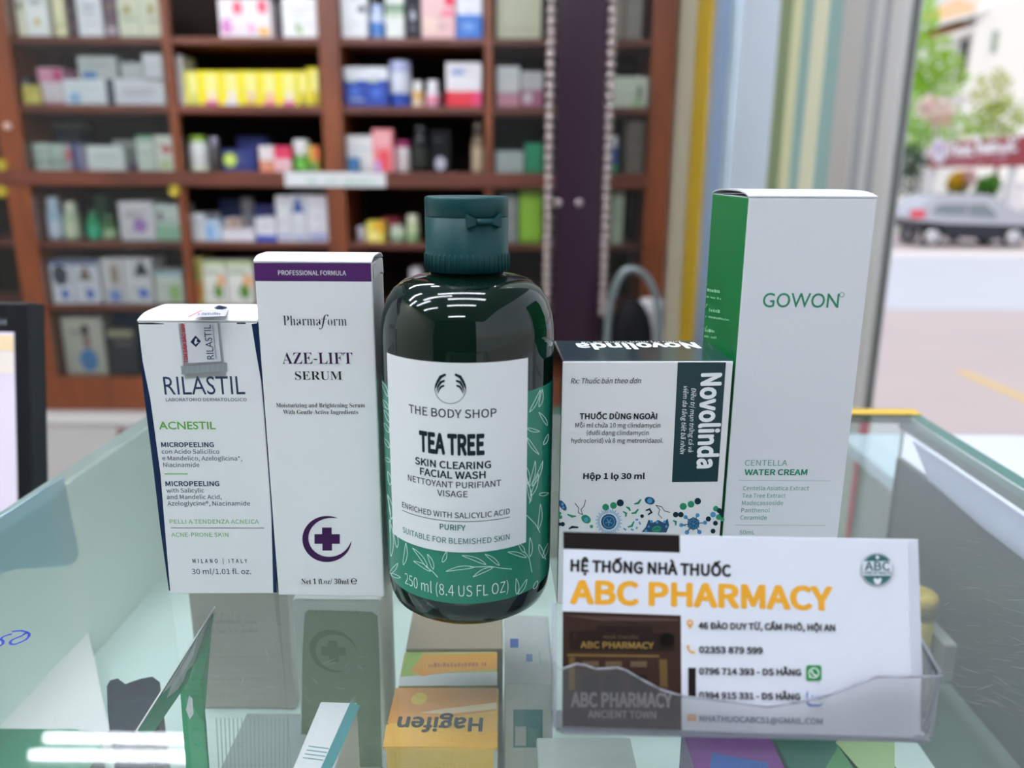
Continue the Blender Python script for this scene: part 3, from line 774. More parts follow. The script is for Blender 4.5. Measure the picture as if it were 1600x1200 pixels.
b.add([(XL, YN, Z0), (XR, YN, Z0), (XR, YN, z1), (XL, YN, z1)], [[3, 2, 1, 0]], GEDGE)
top = b.build('glass_top', t)
b = B(); R = random.Random(3)                 # fine scratches in the surface
SCR = clear(haze=.45, hazec=(.95, .97, .97), key='scr')
def scratch(px, py, l, a, w):
    p = onz(px, py); d = Vector((math.cos(a), math.sin(a), 0)); n = Vector((-d.y, d.x, 0)); bend = R.uniform(-.12, .12)
    pts = [p + d * (l * k / 4) + n * (bend * l * (k / 4) ** 2) + Vector((0, 0, 2e-5)) for k in range(5)]
    vs = []
    for k, q in enumerate(pts):
        ww = w * (1 - abs(k / 2 - 1) * .6); vs += [q - n * ww, q + n * ww]
    b.add(vs, [[2 * k, 2 * k + 2, 2 * k + 3, 2 * k + 1] for k in range(4)], SCR)
for k in range(170):
    scratch(R.uniform(1420, 1600), R.uniform(780, 1110), R.uniform(.001, .010), R.gauss(-.35, .4), R.uniform(2e-5, 6e-5))
for k in range(150):
    scratch(R.uniform(380, 860), R.uniform(950, 1195), R.uniform(.001, .007), R.uniform(-1.5, 1.5), R.uniform(1.5e-5, 4e-5))
for k in range(40):
    scratch(R.uniform(0, 420), R.uniform(930, 1190), R.uniform(.001, .006), R.uniform(-1.2, 1.2), R.uniform(1.5e-5, 3e-5))
o = b.build('surface_scratches', top); o['kind'] = 'stuff'
b = B(); INKB = mat('0A2794', .4)               # pen marks on the glass
def pen(pts, w):
    q = [onz(x / 4, 900 + y / 4) + Vector((0, 0, 3e-5)) for x, y in pts]; vs = []
    for i, p in enumerate(q):
        d = (q[min(i + 1, len(q) - 1)] - q[max(i - 1, 0)]).normalized(); n = Vector((-d.y, d.x, 0)) * w; vs += [p - n, p + n]
    b.add(vs, [[2 * k, 2 * k + 2, 2 * k + 3, 2 * k + 1] for k in range(len(q) - 1)], INKB)
pen([(-60, 440), (-30, 445), (0, 436), (18, 426), (20, 408), (4, 394), (20, 380), (55, 367), (75, 364)], 4.5e-4)
pen([(73, 349), (100, 345), (135, 343), (165, 350), (183, 362), (180, 380), (160, 400), (125, 416), (95, 427), (70, 428), (62, 415), (75, 400), (110, 385), (140, 372), (160, 358), (168, 348)], 4.5e-4)
o = b.build('pen_mark', top); o['label'] = 'blue handwritten digits on the glass'
zs_ = Z0 - .105                                # shelf level
ALU = mat('B9BDBB', .35, .7)
b = B(); b.box((XL + .004, YN + .005, Z0 - .115), (onz(1440, 1170, -.105).x, YF - .008, zs_), mat('D3E8DF', .35)); b.build('shelf', t)
zd_ = Z0 - .135
b = B(); b.box((XL + .004, YN + .005, zd_ - .012), (XR - .0065, YF - .008, zd_), mat('66766E', .4)); b.build('lower_deck', t)
b = B(); b.box((XL, YN, Z0 - .5), (XL + .003, YF, z1 - .0003), trans('E9F7F2', .6)); b.build('side_panel', t)
b = B(); b.box((XR - .006, YN, Z0 - .5), (XR - .002, YF, Z0 - .0325), mat('56635D', .35), faces=None); b.build('side_panel', t)
b = B(); b.box((XL + .003, YF - .006, Z0 - .5), (XR - .006, YF - .001, z1 - .0003), clear(tint=(.86, .95, .92), key='end')); b.build('end_glass', t)
b = B(); b.box((XR - .0075, YN, z1 - .006), (XR - .0005, YF, z1 - .0003), ALU); b.build('edge_trim', t)
b = B(); b.box((XL, YN, 0.0), (XR, YF, Z0 - .5), wood('6B3A1E', '8A4E2A')); b.build('base_cabinet', t)
for x in (XL + .01, XR - .016):
    b = B(); b.box((x - .006, YN + .001, Z0 - .5), (x + .006, YN + .013, z1 - .0003), ALU); b.build('corner_post', t)
# pale blue sheet on the left inner panel
def onx(px, py, X):
    d = ray(px, py); return CAM + d * ((X - CAM.x) / d.x)
b = B(); q = [onx(x, y, XL + .0042) for x, y in [(-60, 850), (0, 808), (100, 745), (124, 868), (112, 884), (20, 890), (-60, 925)]]
b.prism(q, (-.001, 0, 0), trans('DDF1F8', .62)); tag(b.build('paper_sheet', loc=q[0]), 'pale blue sheet against the left inner wall of the glass counter', 'paper')
# white strip put in for the bright daylight seen under the right edge
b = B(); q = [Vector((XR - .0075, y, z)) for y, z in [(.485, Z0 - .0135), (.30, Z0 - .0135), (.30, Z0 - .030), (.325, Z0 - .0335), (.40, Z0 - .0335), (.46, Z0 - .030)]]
b.prism(q, (-.0008, 0, 0), trans('EEF2FC', .6)); tag(b.build('daylight_strip', loc=q[0]), 'white strip standing for daylight under the right edge of the glass top', 'paper')
# yellow tape at the far right corner
b = B(); a0, a1 = .195, XR + .001
b.box((a0, YF + .0005, Z0 - .009), (a1, YF + .0013, Z0 + .0008), mat('D9B240', .45)); b.box((a0, YF - .011, Z0 + .0001), (a1, YF + .0013, Z0 + .0008), mat('DDB846', .45))
tag(b.build('tape_strip', loc=(a0, YF, Z0)), 'yellow tape wrapped over the far right corner of the glass', 'tape')

# ---- goods lying under the glass
def ubox(name, nl, nr, fl, zt, th, M, label, cat='box', art=None, faces=None, group=None, bev=.0006):
    a, b_, c = onz(*nl, zt), onz(*nr, zt), onz(*fl, zt)
    ex = (b_ - a); w = ex.length; ex.normalize(); ey = Vector((-ex.y, ex.x, 0)); d = (c - a).dot(ey)
    X = Matrix(((ex.x, ey.x, 0, a.x), (ex.y, ey.y, 0, a.y), (0, 0, 1, Z0 + zt - th), (0, 0, 0, 1)))
    t = thing(name, label, cat, X @ Vector((w / 2, d / 2, 0)), group)
    b = B(); b.box((0, 0, 0), (w, d, th), M, X, bev, faces)
    if art:
        art(Art(Plane(a, ex, ey), b), Art(Plane(a, ex, (0, 0, 1)), b))
    b.build('carton_body', t)
    b = B(); b.box((w * .03, -.00025, th - .012), (w * .97, -.00002, th - .0008), (faces or {}).get('front', M), X)
    b.build('tuck_flap', t)
    return t
BEI = mat('B7AEA1', .4); 
def art(A, F):
    for k in range(9): microtext(A, (330, 1000 + k * 11), (430, 1000 + k * 11), 3, mat('A39A8E', .5), k)
    for k in range(8): microtext(F, (335, 1130 + k * 9), (450, 1130 + k * 9), 3, mat('6E7F7A', .5), k + 20)
def uprightbox(name, x0, x1, y1, yt, Y, dp, M, label, art=None, cat='box', faces=None):
    ym = (y1 + yt) / 2; a, c = at(x0, ym, Y), at(x1, ym, Y); zt = at((x0 + x1) / 2, yt, Y).z
    t = thing(name, label, cat, ((a.x + c.x) / 2, Y + dp / 2, zs_ + .0005)); b = B(); b.box((a.x, Y, zs_ + .0005), (c.x, Y + dp, zt), M, None, .0006, faces)
    if art: art(Art(Plane((a.x, Y, zs_), (1, 0, 0), (0, 0, 1)), b))
    b.build('carton_body', t); b = B(); b.box((a.x + .001, Y - .0001, zt + .0001), (c.x - .001, Y + dp - .001, zt + .0006), M); b.build('tuck_flap', t)
def art(A):
    for k in range(2): microtext(A, (330, 974 + k * 15), (402, 974 + k * 15), 6, mat('A1988C', .5), k)
    for k in range(7): microtext(A, (322, 1030 + k * 11), (420, 1030 + k * 11), 3, mat('ADA498', .5), k + 5)
uprightbox('packaged_goods_box', 304, 455, 1113, 925, .339, .04, BEI, 'beige grey carton with faint print standing under the glass below the silver sealed carton', art, faces={'left': mat('C3D2D6', .4)})
def art(A, F):
    for k in range(18): A.stroke([(338 + k * 6.6, 1122), (342 + k * 6.3, 1200)], 1.6, mat('76877F', .5))
ubox('packaged_goods_box', (330, 1230), (466, 1230), (308, 1114), -.088, .0165, mat('8D9C97', .4), 'flat grey teal carton with fine lines in front of the beige grey carton', art=art)
MOSS = mat('5F7C45', .4)
def art(A):
    A.poly([(476, 958), (482, 953), (582, 956), (590, 962), (592, 1000), (594, 1060), (597, 1198), (470, 1198), (472, 1060), (473, 1010)], MOSS)
uprightbox('packaged_goods_box', 466, 600, 1200, 938, .30, .03, mat('E4E6E2', .4), 'moss green carton with white rim standing under the glass below the serum carton', art)
STT = mat('EFF1F2', .35); TE = mat('2F8489', .4)
def art(A, F):
    A.poly([(548, 1096), (563, 1103), (518, 1203), (500, 1203)], TE)
    for k in range(4): A.stroke([(482 - k * 3, 1166 + k * 6), (514 - k * 3, 1170 + k * 6)], 1.6, TE)
ubox('striped_medicine_box', (455, 1205), (520, 1207), (507, 1096), -.032, .0725, STT, 'white carton with teal stripe standing askew in front of the moss green carton', art=art)
def hag(A, F, y0, y1):
    s = (y1 - y0)
    A.poly([(598, y1 + 1), (604, y0 + s * .62), (640, y0 + s * .72), (700, y0 + s * .6), (776, y0 + s * .45), (777, y1 + 1)], mat('F0B72A', .35))
    A.poly([(605, y0 + s * .6), (618, y0 - 1), (776, y0 - 1), (776, y0 + s * .38), (700, y0 + s * .5), (640, y0 + s * .62)], mat('E59A24', .35))
YEL = mat('EFBE30', .35); 
def art(A, F):
    hag(A, F, 1076, 1166); A.up()
    A.disc(655, 1092, 13, mat('EFD02B', .4), 9, rot=-15); A.poly([(690, 1108), (776, 1098), (776, 1108), (700, 1116), (655, 1114)], mat('F3DCA8', .4)); A.up()
    A.text('Hagifen', (755, 1123), (623, 1121), 20, mat('2B2A26', .4), off=.022)
    F.rect(598, 1172, 777, 1215, mat('C9CED2', .4)); F.up(); F.rect(604, 1178, 617, 1215, mat('3A5EA8', .4)); F.text('250', (642, 1200), (668, 1200), 18, mat('3E444E', .4), off=.03); F.rect(700, 1186, 706, 1215, mat('B7466E', .4)); F.rect(725, 1178, 752, 1215, mat('C8A06A', .4))
ubox('yellow_medicine_box', (598, 1167), (777, 1168), (617, 1074), -.05, .0545, YEL, 'orange and yellow medicine carton with upside-down name, nearer of the two', art=art, group='yellow medicine cartons under the glass')
def art(A, F):
    A.poly([(622, 1072), (777, 1071), (777, 1050), (700, 1052), (626, 1058)], mat('E3E6E2', .4)); A.poly([(627, 1056), (637, 1020), (660, 1019), (643, 1056)], mat('9CC03C', .4)); A.up()
    A.poly([(642, 1048), (660, 1024), (777, 1021), (777, 1046), (700, 1050), (660, 1057)], mat('E9A326', .4)); A.up(); microtext(A, (670, 1043), (760, 1041), 7, mat('B06A1E', .4), 4)
ubox('yellow_medicine_box', (622, 1071), (777, 1070), (634, 1018), -.051, .0535, mat('C7C46A', .4), 'orange and yellow medicine carton with green corner, farther of the two', art=art, group='yellow medicine cartons under the glass')
ubox('packaged_goods_box', (634, 1014), (786, 1013), (642, 945), -.052, .0525, mat('B4A68F', .45), 'tan carton under the glass below the face wash bottle')
def art(A, F):
    A.rect(797, 998, 810, 1012, mat('4468B8', .4)); A.rect(822, 1022, 832, 1034, mat('7C9BD0', .4)); A.stroke([(843, 1018), (845, 1040)], 2, mat('A9D6CF', .4))
    F.rect(802, 1088, 848, 1168, TE); F.up(); F.rect(805, 1135, 822, 1165, mat('C5CFCB', .4)); F.rect(825, 1138, 843, 1165, mat('4F8F8C', .4))
ubox('packaged_goods_box', (788, 1066), (866, 1066), (792, 962), -.042, .0625, mat('E2E5E3', .4), 'white carton with teal square on its end, right of the yellow cartons', art=art)
ubox('packaged_goods_box', (842, 1230), (1002, 1230), (850, 1152), -.055, .0495, mat('C9D6CC', .4), 'pale mint carton under the glass in front of the card holder')
def art(A, F):
    A.poly([(1112, 1176), (1200, 1192), (1200, 1240), (1104, 1240)], mat('2456A8', .4))
ubox('packaged_goods_box', (1098, 1240), (1246, 1240), (1104, 1135), -.05, .0545, mat('7B3388', .4), 'purple carton with blue patch under the glass below the card holder', art=art)
def art(A, F):
    A.poly([(1305, 1160), (1330, 1140), (1398, 1150), (1398, 1230), (1345, 1215)], mat('A8C58C', .4)); A.poly([(1290, 1200), (1310, 1165), (1345, 1205), (1340, 1240), (1270, 1240)], mat('4E8F57', .4))
ubox('packaged_goods_box', (1250, 1240), (1402, 1240), (1252, 1135), -.052, .0525, mat('17604E', .4), 'dark green carton with pale green triangle under the glass right of the purple carton', art=art)
ubox('packaged_goods_box', (1404, 1240), (1428, 1240), (1402, 1150), -.054, .0505, mat('1F6F74', .4), 'narrow teal carton under the glass beside the dark green carton')
def uslab(name, pts, zt, th, M, label, cat, inner=None):
    q = [onz(x, y, zt) for x, y in pts]; b = B(); b.prism(q, (0, 0, -th), M)
    if inner: inner(Art(Plane(q[0], (1, 0, 0), (0, 1, 0)), b))
    return tag(b.build(name, loc=q[0]), label, cat)
uslab('paper_leaflet', [(0, 1108), (8, 1095), (110, 1000), (128, 982), (138, 986), (148, 1030), (160, 1090), (172, 1142), (-40, 1137), (-60, 1130)], -.090, .0142, mat('F2F3EF', .5), 'blank white folded leaflet with pointed end at the left under the glass', 'leaflet')
uslab('flat_pack', [(-60, 1139), (120, 1139), (146, 1146), (160, 1170), (120, 1230), (-60, 1230)], -.088, .0165, mat('2A7A58', .4), 'dark green packet in the lower left corner under the glass', 'packet')
uslab('dark_pouch', [(167, 1072), (172, 1063), (184, 1060), (196, 1069), (206, 1065), (222, 1060), (238, 1057), (250, 1066), (247, 1120), (236, 1150), (172, 1150), (168, 1110)], -.060, .0445, mat('232932', .55, noise=.35, nscale=200), 'dark slate fabric pouch behind the white leaflet under the glass', 'pouch')
def inn(A):
    A.poly([(306, 1003), (300, 1030), (262, 1098), (236, 1128), (242, 1112), (270, 1060)], mat('D5DBDD', .4))
t = thing('folded_leaflet', 'green and white folded leaflet standing on edge left of the beige grey carton', 'leaflet', onz(290, 1150, -.10))
GRN = trans('14B475', .3)
b = B(); q = [onz(x, y, z) for x, y, z in [(337, 948, -.02), (213, 1144, -.026), (236, 1150, -.036), (294, 1066, -.034), (320, 985, -.026)]]
b.add(q, [[0, 1, 2, 3, 4]], trans('3DB183', .3)); q2 = [p + Vector((-.0006, .0006, 0)) for p in q]; b.add(q2, [[4, 3, 2, 1, 0]], WHITE)
b.add([q[0], q[1], q2[1], q2[0]], [[0, 1, 2, 3]], WHITE)
w_ = [onz(x, y, z) + Vector((.0003, -.0003, 0.0003)) for x, y, z in [(307, 1000, -.0235), (234, 1132, -.0312), (240, 1133, -.0335), (286, 1064, -.0312), (301, 1026, -.0262)]]
b.add(w_, [[0, 1, 2, 3, 4]], mat('D5DBDD', .4)); b.build('leaflet_panel', t)
b = B(); q = [onz(x, y, z) for x, y, z in [(333, 958, -.0206), (312, 1062, -.034), (319, 1130, -.05), (333, 1330, -.1045), (300, 1330, -.1045), (288, 1120, -.05), (281, 1072, -.036), (318, 985, -.0266)]]
b.add(q, [[7, 6, 5, 4, 3, 2, 1, 0]], GRN); b.add([p + Vector((.0005, .0007, 0)) for p in q], [list(range(8))], GRN)
w_ = [onz(x, y, z) + Vector((0, -.0002, .0004)) for x, y, z in [(296, 1088, -.0385), (301, 1092, -.0392), (303, 1116, -.0455), (297, 1125, -.0478), (291, 1110, -.044)]]
b.add(w_, [[0, 4, 3, 2, 1]], WHITE); b.build('leaflet_panel', t)
p = onz(1434, 925, -.085)
t = thing('jar', 'round yellow jar under the glass right of the business card', 'jar', (p.x, p.y, zd_))
b = B(); b.lathe([(.0100, zd_ + .0002), (.0108, zd_ + .001), (.0108, Z0 - .097)], mat('BDAE52', .4), (p.x, p.y, 0), 32); b.build('jar_body', t)
b = B(); b.lathe([(.0115, Z0 - .0968), (.0116, Z0 - .088), (.0108, Z0 - .0855), (.007, Z0 - .085)], mat('C9B44E', .4), (p.x, p.y, 0), 32); b.build('jar_lid', t)
ubox('packaged_goods_box', (1476, 1008), (1545, 1008), (1482, 925), -.110, .0245, mat('A9B1A8', .45), 'grey carton under the scratched glass at the right')
# ================================================================== the shop
CEIL = 2.95; YB = 3.0
PAINT = mat('DAD8CC', .8, noise=.04, nscale=8); 
XE = at(1055, 100, YB).x       # right end of the bookcase
XW = XE + .012                 # plane of the right wall
b = B(); b.box((-3.2, -3.4, -.06), (XW + .35, 3.5, 0), mat('B9B4AA', .35, noise=.08, nscale=3)); struct(b, 'floor')
b = B(); b.box((-3.2, -3.4, CEIL), (XW + 1.2, 3.5, CEIL + .1), mat('8E979E', .8)); struct(b, 'ceiling')
b = B(); b.box((-3.2, 3.4, 0), (XW + .35, 3.5, CEIL), PAINT); struct(b, 'wall_back')
b = B(); b.box((-3.2, -3.4, 0), (-3.1, 3.4, CEIL), PAINT); struct(b, 'wall_left')
b = B(); b.box((-3.1, -3.4, 0), (XW + .35, -3.3, CEIL), mat('2C3338', .7)); struct(b, 'wall_front')
# ---- bookcase
WD = wood('5C2A11', '82421E', (3, 3, .6)); WD2 = wood('4C2416', '703926', (.6, 3, 3)); DARK = mat('1C120D', .7, noise=.25, nscale=12)
def zb_(py): return at(420, py, YB).z
XA_L = at(10, 300, YB).x; XA_R = at(47, 300, YB).x
D1 = (at(255, 100, YB).x, at(270, 100, YB).x)
PB = (at(499, 100, YB).x, at(531, 100, YB).x)
D2 = (at(757, 100, YB).x, at(770, 100, YB).x)
XE0 = at(1018, 100, YB).x
BD = .34
t = thing('bookcase', 'tall brown wooden pharmacy bookcase with sliding glass doors behind the counter', 'bookcase', ((XA_L + XE) / 2, YB + BD / 2, 0))
ztop = CEIL - .15; zbot = zb_(643)
def part(name, lo, hi, M, **k):
    b = B(); b.box(lo, hi, M, None, .003); return b.build(name, t)
XLL = XA_L - 1.35
for x0, x1 in [(XA_L, XA_R), PB, (XE0, XE), (XLL - .1, XLL)]:
    part('upright', (x0, YB, zbot), (x1, YB + BD, ztop), WD)
for x0, x1 in (D1, D2): part('door_stile', (x0, YB + .004, zbot + .2), (x1, YB + .03, ztop), WD)
part('back_panel', (XLL - .1, YB + BD, zbot), (XE, YB + BD + .012, ztop), DARK)
part('top_panel', (XLL - .1, YB, ztop), (XE, YB + BD, ztop + .03), WD2)
part('middle_rail', (XLL, YB - .006, zb_(292)), (XE0, YB + BD, zb_(268)), WD2)
part('bottom_rail', (XLL, YB - .006, zbot), (XE0, YB + BD, zb_(592)), WD)
SHELVES = {1: (57, 69), 2: (164, 177), 4: (379, 389), 5: (479, 488)}
bays = [(XLL, XA_L), (XA_R, PB[0]), (PB[1], XE0)]
for k, (a, c) in SHELVES.items():
    for x0, x1 in bays: part('shelf', (x0 + .001, YB + .012, zb_(c)), (x1 - .001, YB + BD - .002, zb_(a)), WD2)
ROWZ = {k: zb_(a) for k, (a, c) in SHELVES.items()}; ROWZ[3] = zb_(268); ROWZ[6] = zb_(592)
PANE = clear(tint=(.985, .99, .985), haze=.025, hazec=(.7, .73, .72), ior=1.22, key='pane'); 
for x0, x1, z0, z1 in [(XA_R + .001, D1[0], zb_(266), ztop - .002), (XA_R + .001, D1[0], zb_(590), zb_(293)), (D2[1], XE0 - .001, zb_(266), ztop - .002), (D2[1], XE0 - .001, zb_(590), zb_(293)), (XLL + .001, XA_L - .001, zb_(590), zb_(293)), (XLL + .001, XA_L - .001, zb_(266), ztop - .002)]:
    b = B(); b.box((x0, YB + .010, z0), (x1, YB + .0145, z1), PANE); b.build('glass_door', t)
BRASS = mat('B8A53A', .3, .6)
for px, py in [(273, 298), (3, 258), (3, 299)]:
    p = at(px, py, YB); b = B(); b.lathe([(.018, 0), (.021, -.004), (.021, -.010), (.014, -.012), (.012, -.007), (.002, -.007)], BRASS, (p.x, YB + .004, p.z), 24, axis='y'); b.build('door_lock', t)
p = at(13, 197, YB); b = B(); b.lathe([(.013, 0), (.013, -.008), (.008, -.012)], mat('D9B5A8', .4), (p.x, YB, p.z), 20, axis='y'); b.build('stud_or_glint', t)
# plinth
b = B(); b.box((XLL - .1, YB - .06, 0), (XE, 3.4, zbot - .03), mat('CFCBC9', .4, noise=.05, nscale=4)); b.box((XLL - .1, YB - .075, zbot - .03), (XE, 3.4, zbot - .001), mat('E6E4E2', .35)); struct(b, 'trim_1')
p = at(190, 690, YB - .06); b = B(); b.prism([p + Vector((dx, 0, dz)) for dx, dz in [(-.02, -.05), (.015, -.06), (.045, -.02), (.03, .05), (-.01, .06)]], (0, -.0006, 0), mat('8A6B66', .6)); 
tag(b.build('wall_sticker', loc=p), 'small faded brown sticker on the white plinth below the bookcase', 'sticker')
# label strip on the rail
a0, a1 = at(446, 279, YB), at(603, 281, YB); zz0, zz1 = zb_(291), zb_(268.5)
b = B(); b.box((a0.x, YB - .009, zz0), (a1.x, YB - .0065, zz1), mat('DFE0E2', .45)); A = Art(Plane((a0.x, YB - .009, zz0), (1, 0, 0), (0, 0, 1)), b, 2e-4)
microtext(A, (480, 287), (585, 288), 9, mat('A9C4B4', .5), 5)
tag(b.build('shelf_label', loc=(a0.x, YB, zz0)), 'white label strip with faded green print on the middle rail of the bookcase', 'label')

# ---- packages on the shelves
ZMAX = {1: 2.0, 2: zb_(69) - .004, 3: zb_(177) - .004, 4: zb_(292) - .004, 5: zb_(389) - .004, 6: zb_(488) - .004}
def clampx(a, c):
    for x0, x1 in bays:
        if x0 < (a.x + c.x) / 2 < x1:
            a.x, c.x = max(a.x, x0 + .002), min(c.x, x1 - .002)
    return a, c
def pack(row, x0, x1, yt, M, label, cat='box', arts=(), bands=(), Y=None, depth=None, zb=None, group=None, name='medicine_carton'):
    """carton: px limits at its middle, top px; bands = (f0, f1, colour) of height; arts = (u0,v0,u1,v1,colour[,shape])"""
    R = random.Random(x0 * 31 + row); Y = Y or YB + .035 + R.uniform(0, .02); depth = depth or R.uniform(.08, .15)
    z0 = (zb if zb is not None else ROWZ[row]) + .0004
    ym = (yt + proj(Vector((0, Y, z0)))[1]) / 2
    a, c = clampx(at(x0, ym, Y), at(x1, ym, Y)); zt = min(at((x0 + x1) / 2, yt, Y).z, ZMAX[row])
    w, h = c.x - a.x - .0012, zt - z0
    X = Matrix.Translation((a.x + .0006, Y, z0)); t = thing(name, label, cat, (a.x + w / 2, Y + depth / 2, z0), group)
    b = B(); MM = mat(M, .4); b.box((0, 0, 0), (w, depth, h), MM, X, .0008)
    k = 0
    for f0, f1, c_ in bands:
        b.box((-.0002, -.0003, h * f0), (w + .0002, depth * .99, h * f1), mat(c_, .4), X)
    for q in arts:
        k += 1; u0, v0, u1, v1, c_ = q[:5]; off = -.0005 - .0001 * k
        if len(q) > 5:
            cx, cz, rx, rz = (u0 + u1) / 2 * w, (v0 + v1) / 2 * h, (u1 - u0) / 2 * w, (v1 - v0) / 2 * h
            n = 16 if q[5] == 'o' else 3
            pts = [X @ Vector((cx + rx * math.cos(2 * math.pi * i / n + (math.pi / 2 if n == 3 else 0)), off, cz + rz * math.sin(2 * math.pi * i / n + (math.pi / 2 if n == 3 else 0)))) for i in range(n)]
        else: pts = [X @ Vector((u * w, off, v * h)) for u, v in [(u0, v0), (u1, v0), (u1, v1), (u0, v1)]]
        b.add(pts, [list(range(len(pts)))], mat(c_, .45))
    lum = sum(rgb(M)[:3]) / 3
    for i in range(R.randint(2, 4)):          # faint lines of print
        u0, v0 = R.uniform(.08, .35), R.uniform(.15, .88); u1, hh = R.uniform(.55, .92), R.uniform(.015, .05); f = R.uniform(.45, .8)
        c_ = [int(255 * ((x * f if lum > .12 else x * f + .12) ** (1 / 2.2))) for x in rgb(M)[:3]]
        b.add([X @ Vector((u * w, -.00045, v * h)) for u, v in [(u0, v0), (u1, v0), (u1, v0 + hh), (u0, v0 + hh)]], [[0, 1, 2, 3]], mat(tuple(c_), .45))
    b.build('carton_body', t)
    b = B(); b.box((w * .04, -.0002, h + .0001), (w * .96, depth * .98, h + .0006), MM, X); b.build('tuck_flap', t)
    return zt
def bott(row, x0, x1, yt, body, capc, label, cat='bottle', lab=None, capf=.22, shoulder=.75, round_=1.0, Y=None, name='lotion_bottle', group=None, square=1, lr=(.12, .62)):
    R = random.Random(x0 * 17 + row); Y = Y or YB + .05 + R.uniform(0, .02)
    z0 = ROWZ[row] + .0004; ym = (yt + proj(Vector((0, Y, z0)))[1]) / 2
    a, c = clampx(at(x0, ym, Y), at(x1, ym, Y)); h = min(at((x0 + x1) / 2, yt, Y).z, ZMAX[row]) - z0; r = (c.x - a.x) / 2 - .0008; cx = (a.x + c.x) / 2; cy = Y + r
    t = thing(name, label, cat, (cx, cy, z0), group); zc = h * (1 - capf)
    b = B(); b.lathe([(r * .9, z0), (r, z0 + .003), (r, z0 + zc * .8), (r * .96, z0 + zc * .88), (r * shoulder, z0 + zc * .97), (r * shoulder * .9, z0 + zc)], mat(body, .3), (cx, cy, 0), 28); b.build('bottle_body' if cat == 'bottle' else 'jar_body', t)
    rc = r * shoulder
    b = B(); b.lathe([(rc, z0 + zc + .0002), (rc * 1.02, z0 + zc + .001), (rc * .98, z0 + h - .002), (rc * .85, z0 + h)], mat(capc, .35), (cx, cy, 0), 28); b.build('screw_cap' if cat == 'bottle' else 'jar_lid', t)
    if lab:
        b = B(); b.lathe([(r * 1.006, z0 + zc * lr[0]), (r * 1.006, z0 + zc * lr[1])], mat(lab, .45), (cx, cy, 0), 28, cap=False); b.build('wrap_label', t)
    return t
CRM = 'E3E3CC'; WH = 'E4E5E3'; GRYW = 'CDD1CE'
# top shelf
pack(1, 17, 38, -30, CRM, 'cream carton with dark emblem at the left end of the top shelf', arts=[(.2, .5, .8, .62, '5C6B55', 'o')], Y=YB + .06)
pack(1, 38, 74, -34, 'E6ECE8', 'white carton with small gold dot on the top shelf behind glass', arts=[(.35, .2, .62, .33, 'C8B25A', 'o'), (.3, .55, .7, .62, 'B4BEC0')])
pack(1, 79, 101, -30, 'E4E3B8', 'slim pale yellow carton on the top shelf behind glass', arts=[(0, 0, .2, .95, '8E8A72')])
pack(1, 103, 118, -26, '3A2A30', 'slim dark plum carton between pale cartons on the top shelf', arts=[(.2, .1, .8, .3, '55424C')])
pack(1, 119, 158, -34, 'E5E9EC', 'white carton with faint grey print beside the dark plum carton', arts=[(.25, .5, .75, .56, 'A9AFB6'), (.3, .36, .7, .4, 'BDC2C8')])
pack(1, 160, 182, -28, '5D4256', 'mauve carton on the top shelf left of the cream pair', arts=[(.1, .06, .9, .2, 'B9A9B4'), (.3, .5, .7, .62, '7A6A52')])
pack(1, 183, 216, -32, 'DCE1C6', 'pale cream green carton with gold emblem, left one of the top shelf pair', arts=[(.3, .42, .62, .58, 'A79A45', 'o')], group='cream emblem cartons')
pack(1, 217, 250, -32, 'DCE1C6', 'pale cream green carton with gold emblem, right one of the top shelf pair', arts=[(.38, .42, .7, .58, 'A79A45', 'o')], group='cream emblem cartons')
pack(1, 342, 382, -2, 'EFE6EA', 'white and pink carton with magenta patch, left of the pair on the top shelf', arts=[(.05, .1, .5, .5, 'D68AC8', 'o'), (.55, .6, .95, .95, 'E2566E', 'o')], group='pink flower cartons')
pack(1, 382, 423, -2, 'EFE6EA', 'white and pink carton with yellow corner, right of the pair on the top shelf', arts=[(.5, .05, .95, .3, 'E2B567', 'o'), (.5, .62, .9, .98, 'E2566E', 'o'), (.1, .1, .35, .4, 'E6A8CC', 'o')], group='pink flower cartons')
pack(1, 441, 495, -4, 'E9E9EA', 'white carton with green leaf sprig on the top shelf', arts=[(.35, .05, .5, .5, '7FA64A', 't'), (.45, .02, .6, .35, '97B768', 't')])
pack(1, 532, 573, -30, 'E2E4E6', 'white carton with teal edge beside the thick bookcase post, top shelf', arts=[(0, .8, .6, 1, '9FD2DA'), (.65, .45, .95, .58, '3A3F4E', 'o')])
bott(1, 575, 601, 5, 'CFD9EE', 'B9C8EA', 'pale blue bottle with blue label on the top shelf', lab='4A7DC0')
pack(1, 602, 631, -22, 'E2E6E0', 'white and green carton on the top shelf beside the pale blue bottle', bands=[(.52, .66, '6D8E70'), (.44, .5, 'A9BC9A')])
pack(1, 633, 656, -10, '23242C', 'black carton with silver mark on the top shelf', arts=[(.3, .4, .75, .62, 'A9ABB5', 'o'), (.2, .2, .8, .24, '6E707C')])
pack(1, 658, 711, -26, 'EAC0C0', 'pink and red carton on the top shelf right of the black carton', arts=[(.7, .6, 1, 1, 'D83355'), (.6, .42, 1, .52, 'E2708A'), (.05, .1, .5, .4, 'F0D2C6')])
pack(1, 713, 753, -24, 'E8EAF2', 'white carton with bright blue lower half at the right end of the top shelf', bands=[(0, .46, '2F6FC4')], arts=[(.3, .15, .7, .32, '6CA0E0', 'o')])
pack(1, 776, 846, -40, 'CCCBAE', 'large cream carton behind the right glass door beside the bead trim', depth=.2, Y=YB + .05)
pack(1, 957, 1004, -30, '8A8680', 'grey carton at the right end of the top shelf behind glass', arts=[(.3, 0, .5, 1, '6E6458')])
